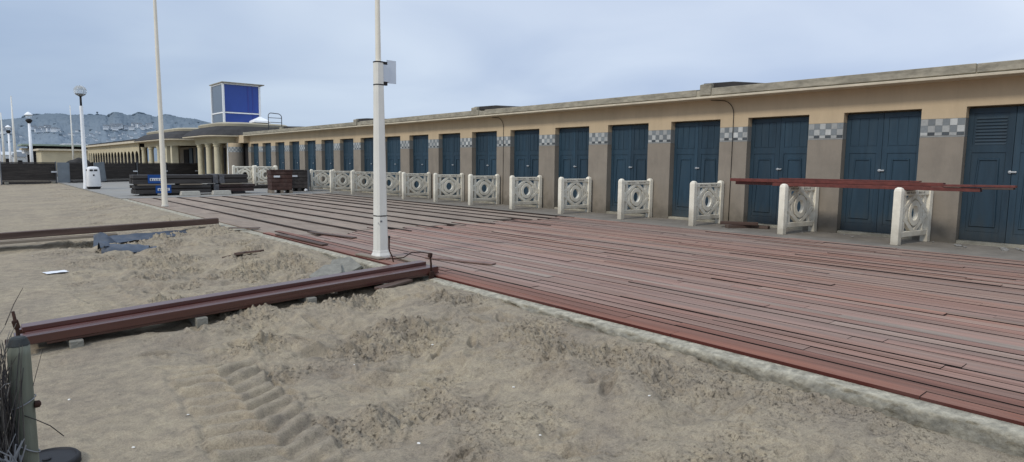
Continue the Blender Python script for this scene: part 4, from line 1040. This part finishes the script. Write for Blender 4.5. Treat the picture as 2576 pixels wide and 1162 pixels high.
q = MB(); q.lathe([(.14, -.05), (.152, .0), (.152, .03), (.142, .042), (.134, .044), (.128, .036), (.02, .036), (.001, .036)], 40); autosmooth(q.build('rim', M['black'], t))
q = MB(); q.lathe([(.02, .036), (.02, .044), (.012, .048)], 14); q.build('hub', M['black'], t)

# ------------------------------------------------------------------ far buildings and hills
def far_house(name, label, loc, w, d, h, roof, m_=None, rm=None, group=None, cat='building', wins=3, over=.3):
    t = thing(name, label, cat, loc, group=group)
    q = MB(); q.box(0, w, 0, d, 0, h); q.build('wall', m_ or M['beige'], t)
    q = MB()
    if roof == 'flat': q.box(-over, w+over, -over, d+over, h+.003, h+.25)
    else: q.add([(-over, -over, h+.003), (w+over, -over, h+.003), (w+over, d+over, h+.003), (-over, d+over, h+.003), (-over, d/2, h+roof), (w+over, d/2, h+roof)], [(0, 1, 5, 4), (2, 3, 4, 5), (0, 4, 3), (1, 2, 5), (3, 2, 1, 0)])
    q.build('roof', rm or M['lip'], t)
    for k in range(wins):
        x = w*(k+.5)/wins; q = MB(); q.box(x-w/wins*.2, x+w/wins*.2, -.04, .05, h*.35, h*.75); q.build('window', M['shadowy'], t)
    return t
far_house('low_pavilion', 'low cream building with flat pale roof at the far end of the cabins', (7.6, 104, 0), 6.2, 8, 2.55, 'flat', M['beige'], M['lip'], wins=0)
far_house('green_roofed_building', 'low building with flat green roof behind the distant cream building', (7.4, 116, 0), 9, 8, 3.35, 'flat', M['shadowy'], M['greenroof'], wins=0, over=1.2)
far_house('white_kiosk', 'long low white kiosk left of the distant cream building', (6.6, 118, 0), 3.4, 5, 2.75, 'flat', M['whitepaint'], M['lip'], wins=3)
far_house('rotunda_building', 'white glazed two-storey building rising behind the distant roofs', (17.0, 168, 0), 7.5, 8, 4.6, 'flat', M['greyglass'], M['hzwhite'], wins=4, over=.6)
for k, (x, y, w, h, lb) in enumerate(((4.0, 122, 1.5, 2.2, 'small white beach hut leftmost beyond the hoarding'), (5.1, 112, 1.3, 1.9, 'small white beach hut between the left flagpoles'), (6.5, 138, 2.2, 2.6, 'small white beach hut left of the white kiosk'), (5.6, 131, 1.6, 2.3, 'small white beach hut behind the left flagpole'))):
    far_house('beach_hut', lb, (x, y, -.2), w, 1.8, h, .5, M['hzwhite'], M['hzroof'] if k % 2 else M['hzwhite'], 'small white huts beyond the hoarding', 'hut', 1, .1)
q = MB()
X, Y = np.meshgrid(np.linspace(0, 3.6, 26), np.linspace(0, 2, 14)); Z = 1.75*np.sin(np.pi*X/3.6)**.6*np.sin(np.pi*Y/2)**.6*(.85+.2*gnoise(X*1.3, Y*1.3, 4))
o = grid_mesh('covered_heap', X, Y, Z); o.data.materials.append(M['roofing']); tag(o, 'dark covered heap in front of the distant cream building', 'heap'); o.location = (7.7, 84, -.05)

rid = [(-400, 330), (-150, 320), (0, 315), (69, 306), (97, 300), (132, 295), (173, 297), (256, 297), (277, 299), (283, 303), (298, 293), (318, 295), (346, 299), (357, 292), (374, 294), (398, 301), (405, 300), (434, 298), (453, 301), (485, 304), (519, 310), (600, 326), (760, 352), (1000, 395), (1200, 402)]
F_ = 1571.4
raz = [41.03+math.degrees(math.atan((x-1287.5)/F_)) for x, y in rid]
rel = [(404-y)/F_*math.cos(math.atan((x-1287.5)/F_)) for x, y in rid]      # tan(elevation) of the skyline by azimuth
def hill_z(az, r):
    top = np.interp(az, raz, rel)*3000+1.4
    s = np.clip((r-1500)/1500, 0, 1); prof = sm(0, 1, s)**.8
    z = top*prof
    z = np.where(r > 3000, top*(1-.4*(r-3000)/1500), z)
    und = fbm(az*.55, r/420, 4, 51); bump = fbm(az*9, r/40, 3, 55)
    return z+und*14*np.sin(np.pi*np.clip(s, 0, .98))+bump*2.6*np.clip(s*3, 0, 1)-2*(s <= 0)
AZ, RR = np.meshgrid(np.linspace(-16, 42, 900), np.concatenate([np.linspace(1450, 3000, 90), np.linspace(3040, 4500, 12)]))
HZ = hill_z(AZ, RR); a = np.radians(AZ)
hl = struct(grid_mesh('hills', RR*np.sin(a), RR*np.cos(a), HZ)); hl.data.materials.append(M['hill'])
# woodland on the slope as one mass
w_ = MB(); ico = blob('tmp', 1, M['wood'], 4); base = [v.co.copy() for v in ico.data.vertices]; bf = [tuple(p_.vertices) for p_ in ico.data.polygons]; me_ = ico.data; bpy.data.objects.remove(ico)
r3 = np.random.default_rng(11)
for k in range(260):
    if k < 210:
        ax_ = r3.uniform(1, 14.5); rr = r3.uniform(2930, 3010); s_ = r3.uniform(1.2, 2.4)
        if k > 110: ax_ = r3.choice([r3.normal(8.7, .5), r3.normal(10.65, .35), r3.normal(3.9, .2), r3.normal(12.4, .4)]); s_ = r3.uniform(5, 11)
    else: ax_ = r3.uniform(-2, 16); rr = r3.uniform(1550, 2900); s_ = r3.uniform(2.5, 5)
    z = float(hill_z(np.array(ax_), np.array(rr))); aa = math.radians(ax_)
    w_.add([(rr*math.sin(aa)+v.x*s_*1.3, rr*math.cos(aa)+v.y*s_, z+s_*.25+v.z*s_*1.1) for v in base], bf)
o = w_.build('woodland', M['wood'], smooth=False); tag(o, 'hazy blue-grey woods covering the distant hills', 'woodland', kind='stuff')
# houses on the hillside
hs = thing('hillside_house', 'tiny pale house on the hazy distant hillside', 'house', group='pale houses on the hazy hillside')
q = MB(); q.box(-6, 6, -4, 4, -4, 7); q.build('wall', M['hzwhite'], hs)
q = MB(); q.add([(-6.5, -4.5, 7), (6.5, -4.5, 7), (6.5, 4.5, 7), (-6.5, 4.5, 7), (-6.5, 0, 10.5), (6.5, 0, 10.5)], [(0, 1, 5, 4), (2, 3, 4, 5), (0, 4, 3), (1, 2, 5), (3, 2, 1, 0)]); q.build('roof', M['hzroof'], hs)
for z in (1, 4.2):
    for x in (-4, -1.2, 1.6, 4.2):
        q = MB(); q.box(x-.7, x+.7, -4.1, -3.95, z, z+1.8); q.build('window', M['hzwin'], hs)
spots = []
def cl_(n_, x0, x1, y0, y1, big=1):
    for k in range(n_): spots.append((x0+(x1-x0)*(k+.5+random.uniform(-.4, .4))/n_, random.uniform(y0, y1), big))
cl_(9, 272, 328, 326, 331, 1.25); cl_(10, 338, 390, 322, 331, 1.4); cl_(7, 92, 150, 331, 342, 1.1); cl_(6, 150, 205, 333, 350, .8); cl_(6, 0, 40, 334, 346, 1.1)
cl_(6, 215, 262, 338, 352, .8); cl_(9, 280, 345, 340, 362, .8); cl_(8, 345, 420, 338, 360, .8); cl_(4, 40, 90, 340, 356, .7); cl_(8, 420, 530, 325, 350, .7); cl_(6, 180, 280, 352, 372, .7)
first = True
for (px_, py_, big) in spots:
    az = 41.03+math.degrees(math.atan((px_-1287.5)/F_)); el = (404-py_)/F_*math.cos(math.atan((px_-1287.5)/F_))
    rr = np.linspace(1500, 3000, 400); zz = hill_z(np.full_like(rr, az), rr); ok = np.where((zz-1.4)/rr >= el)[0]
    if not len(ok): continue
    r_ = rr[ok[0]]; z_ = zz[ok[0]]; aa = math.radians(az); r_ -= 12; loc = (r_*math.sin(aa), r_*math.cos(aa), z_+3)
    o = hs if first else dup(hs, loc); first = False
    o.location = loc; s_ = big*random.uniform(.5, .85)*(.72 if big < 1 else 1); o.scale = (s_*random.uniform(.8, 1.5), s_, s_); o.rotation_euler = (0, 0, -aa+random.uniform(-.5, .5))
aa = math.radians(41.03+math.degrees(math.atan((256-1287.5)/F_)))
q = MB(); q.lathe([(2, -10), (1.5, 10), (1.5, 11), (3.5, 12), (3.5, 16), (1, 17)], 10); o = tag(q.build('water_tower', M['wood']), 'tiny dark tower on the skyline of the distant hill', 'tower'); o.location = (2980*math.sin(aa), 2980*math.cos(aa), float(hill_z(np.array(math.degrees(aa)), np.array(2980.))))

# ------------------------------------------------------------------ sky and light
wd = bpy.data.worlds.new('World'); scn.world = wd; wd.use_nodes = True; n = wd.node_tree.nodes; l = wd.node_tree.links; n.clear()
SUN_EL, SUN_AZ = 41, 262      # azimuth clockwise from +Y
out = n.new('ShaderNodeOutputWorld'); sky = n.new('ShaderNodeTexSky'); sky.sky_type = 'NISHITA'; sky.sun_disc = False
sky.sun_elevation = R(SUN_EL); sky.sun_rotation = R(SUN_AZ); sky.dust_density = 4; sky.air_density = 1.2
b1 = n.new('ShaderNodeBackground'); b1.inputs[1].default_value = .09; l.new(sky.outputs[0], b1.inputs[0])
tc = n.new('ShaderNodeTexCoord'); sx = n.new('ShaderNodeSeparateXYZ'); l.new(tc.outputs['Generated'], sx.inputs[0])
# cloud layer projected on a plane overhead: v = dir.xy / (dir.z + k)
az_ = n.new('ShaderNodeMath'); az_.operation = 'ADD'; l.new(sx.outputs['Z'], az_.inputs[0]); az_.inputs[1].default_value = .22
ab = n.new('ShaderNodeMath'); ab.operation = 'MAXIMUM'; l.new(az_.outputs[0], ab.inputs[0]); ab.inputs[1].default_value = .05
dv = n.new('ShaderNodeVectorMath'); dv.operation = 'DIVIDE'; l.new(tc.outputs['Generated'], dv.inputs[0])
cb = n.new('ShaderNodeCombineXYZ'); l.new(ab.outputs[0], cb.inputs[0]); l.new(ab.outputs[0], cb.inputs[1]); l.new(ab.outputs[0], cb.inputs[2]); l.new(cb.outputs[0], dv.inputs[1])
n1 = n.new('ShaderNodeTexNoise'); n1.inputs['Scale'].default_value = 1.05; n1.inputs['Detail'].default_value = 7; n1.inputs['Roughness'].default_value = .43; n1.inputs['Distortion'].default_value = .5
l.new(dv.outputs[0], n1.inputs['Vector'])
n2 = n.new('ShaderNodeTexNoise'); n2.inputs['Scale'].default_value = .35; n2.inputs['Detail'].default_value = 3; l.new(dv.outputs[0], n2.inputs['Vector'])
ad = n.new('ShaderNodeMath'); ad.operation = 'MULTIPLY_ADD'; l.new(n2.outputs[0], ad.inputs[0]); ad.inputs[1].default_value = .7; l.new(n1.outputs[0], ad.inputs[2])
mr = n.new('ShaderNodeMapRange'); mr.inputs[1].default_value = .62; mr.inputs[2].default_value = 1.12; l.new(ad.outputs[0], mr.inputs[0])
# elevation gradient
el = n.new('ShaderNodeMapRange'); el.inputs[1].default_value = -.02; el.inputs[2].default_value = .42; l.new(sx.outputs['Z'], el.inputs[0])
# brighter toward +X (right of the view)
dx = n.new('ShaderNodeMapRange'); dx.inputs[1].default_value = -.1; dx.inputs[2].default_value = .95; l.new(sx.outputs['X'], dx.inputs[0])
g1 = n.new('ShaderNodeMix'); g1.data_type = 'RGBA'; l.new(el.outputs[0], g1.inputs[0]); g1.inputs[6].default_value = (.33, .46, .65, 1); g1.inputs[7].default_value = (.58, .70, .91, 1)
g2 = n.new('ShaderNodeMix'); g2.data_type = 'RGBA'; l.new(el.outputs[0], g2.inputs[0]); g2.inputs[6].default_value = (.55, .68, .92, 1); g2.inputs[7].default_value = (.76, .84, .99, 1)
g3 = n.new('ShaderNodeMix'); g3.data_type = 'RGBA'; l.new(dx.outputs[0], g3.inputs[0]); l.new(g1.outputs[2], g3.inputs[6]); l.new(g2.outputs[2], g3.inputs[7])
cl = n.new('ShaderNodeMix'); cl.data_type = 'RGBA'; cl.blend_type = 'MULTIPLY'; cl.inputs[0].default_value = 1
rp = n.new('ShaderNodeMix'); rp.data_type = 'RGBA'; l.new(mr.outputs[0], rp.inputs[0]); rp.inputs[6].default_value = (.80, .83, .88, 1); rp.inputs[7].default_value = (1.26, 1.2, 1.1, 1)
l.new(g3.outputs[2], cl.inputs[6]); l.new(rp.outputs[2], cl.inputs[7])
zb_ = n.new('ShaderNodeMapRange'); zb_.interpolation_type = 'SMOOTHSTEP'; zb_.inputs[1].default_value = .34; zb_.inputs[2].default_value = .85; zb_.inputs[3].default_value = 1.0; zb_.inputs[4].default_value = 1.6
l.new(sx.outputs['Z'], zb_.inputs[0])          # an overcast sky is brightest overhead
b2 = n.new('ShaderNodeBackground'); l.new(zb_.outputs[0], b2.inputs[1]); l.new(cl.outputs[2], b2.inputs[0])
ms_ = n.new('ShaderNodeMixShader'); ms_.inputs[0].default_value = .9; l.new(b1.outputs[0], ms_.inputs[1]); l.new(b2.outputs[0], ms_.inputs[2]); l.new(ms_.outputs[0], out.inputs[0])
sd = bpy.data.lights.new('sun', 'SUN'); sd.energy = 1.6; sd.angle = R(10); sd.color = (1, .93, .82)
so = bpy.data.objects.new('sun', sd); COL.objects.link(so)
d = Vector((math.sin(R(SUN_AZ))*math.cos(R(SUN_EL)), math.cos(R(SUN_AZ))*math.cos(R(SUN_EL)), math.sin(R(SUN_EL))))
so.rotation_euler = d.to_track_quat('Z', 'Y').to_euler(); so.location = (0, 0, 30)
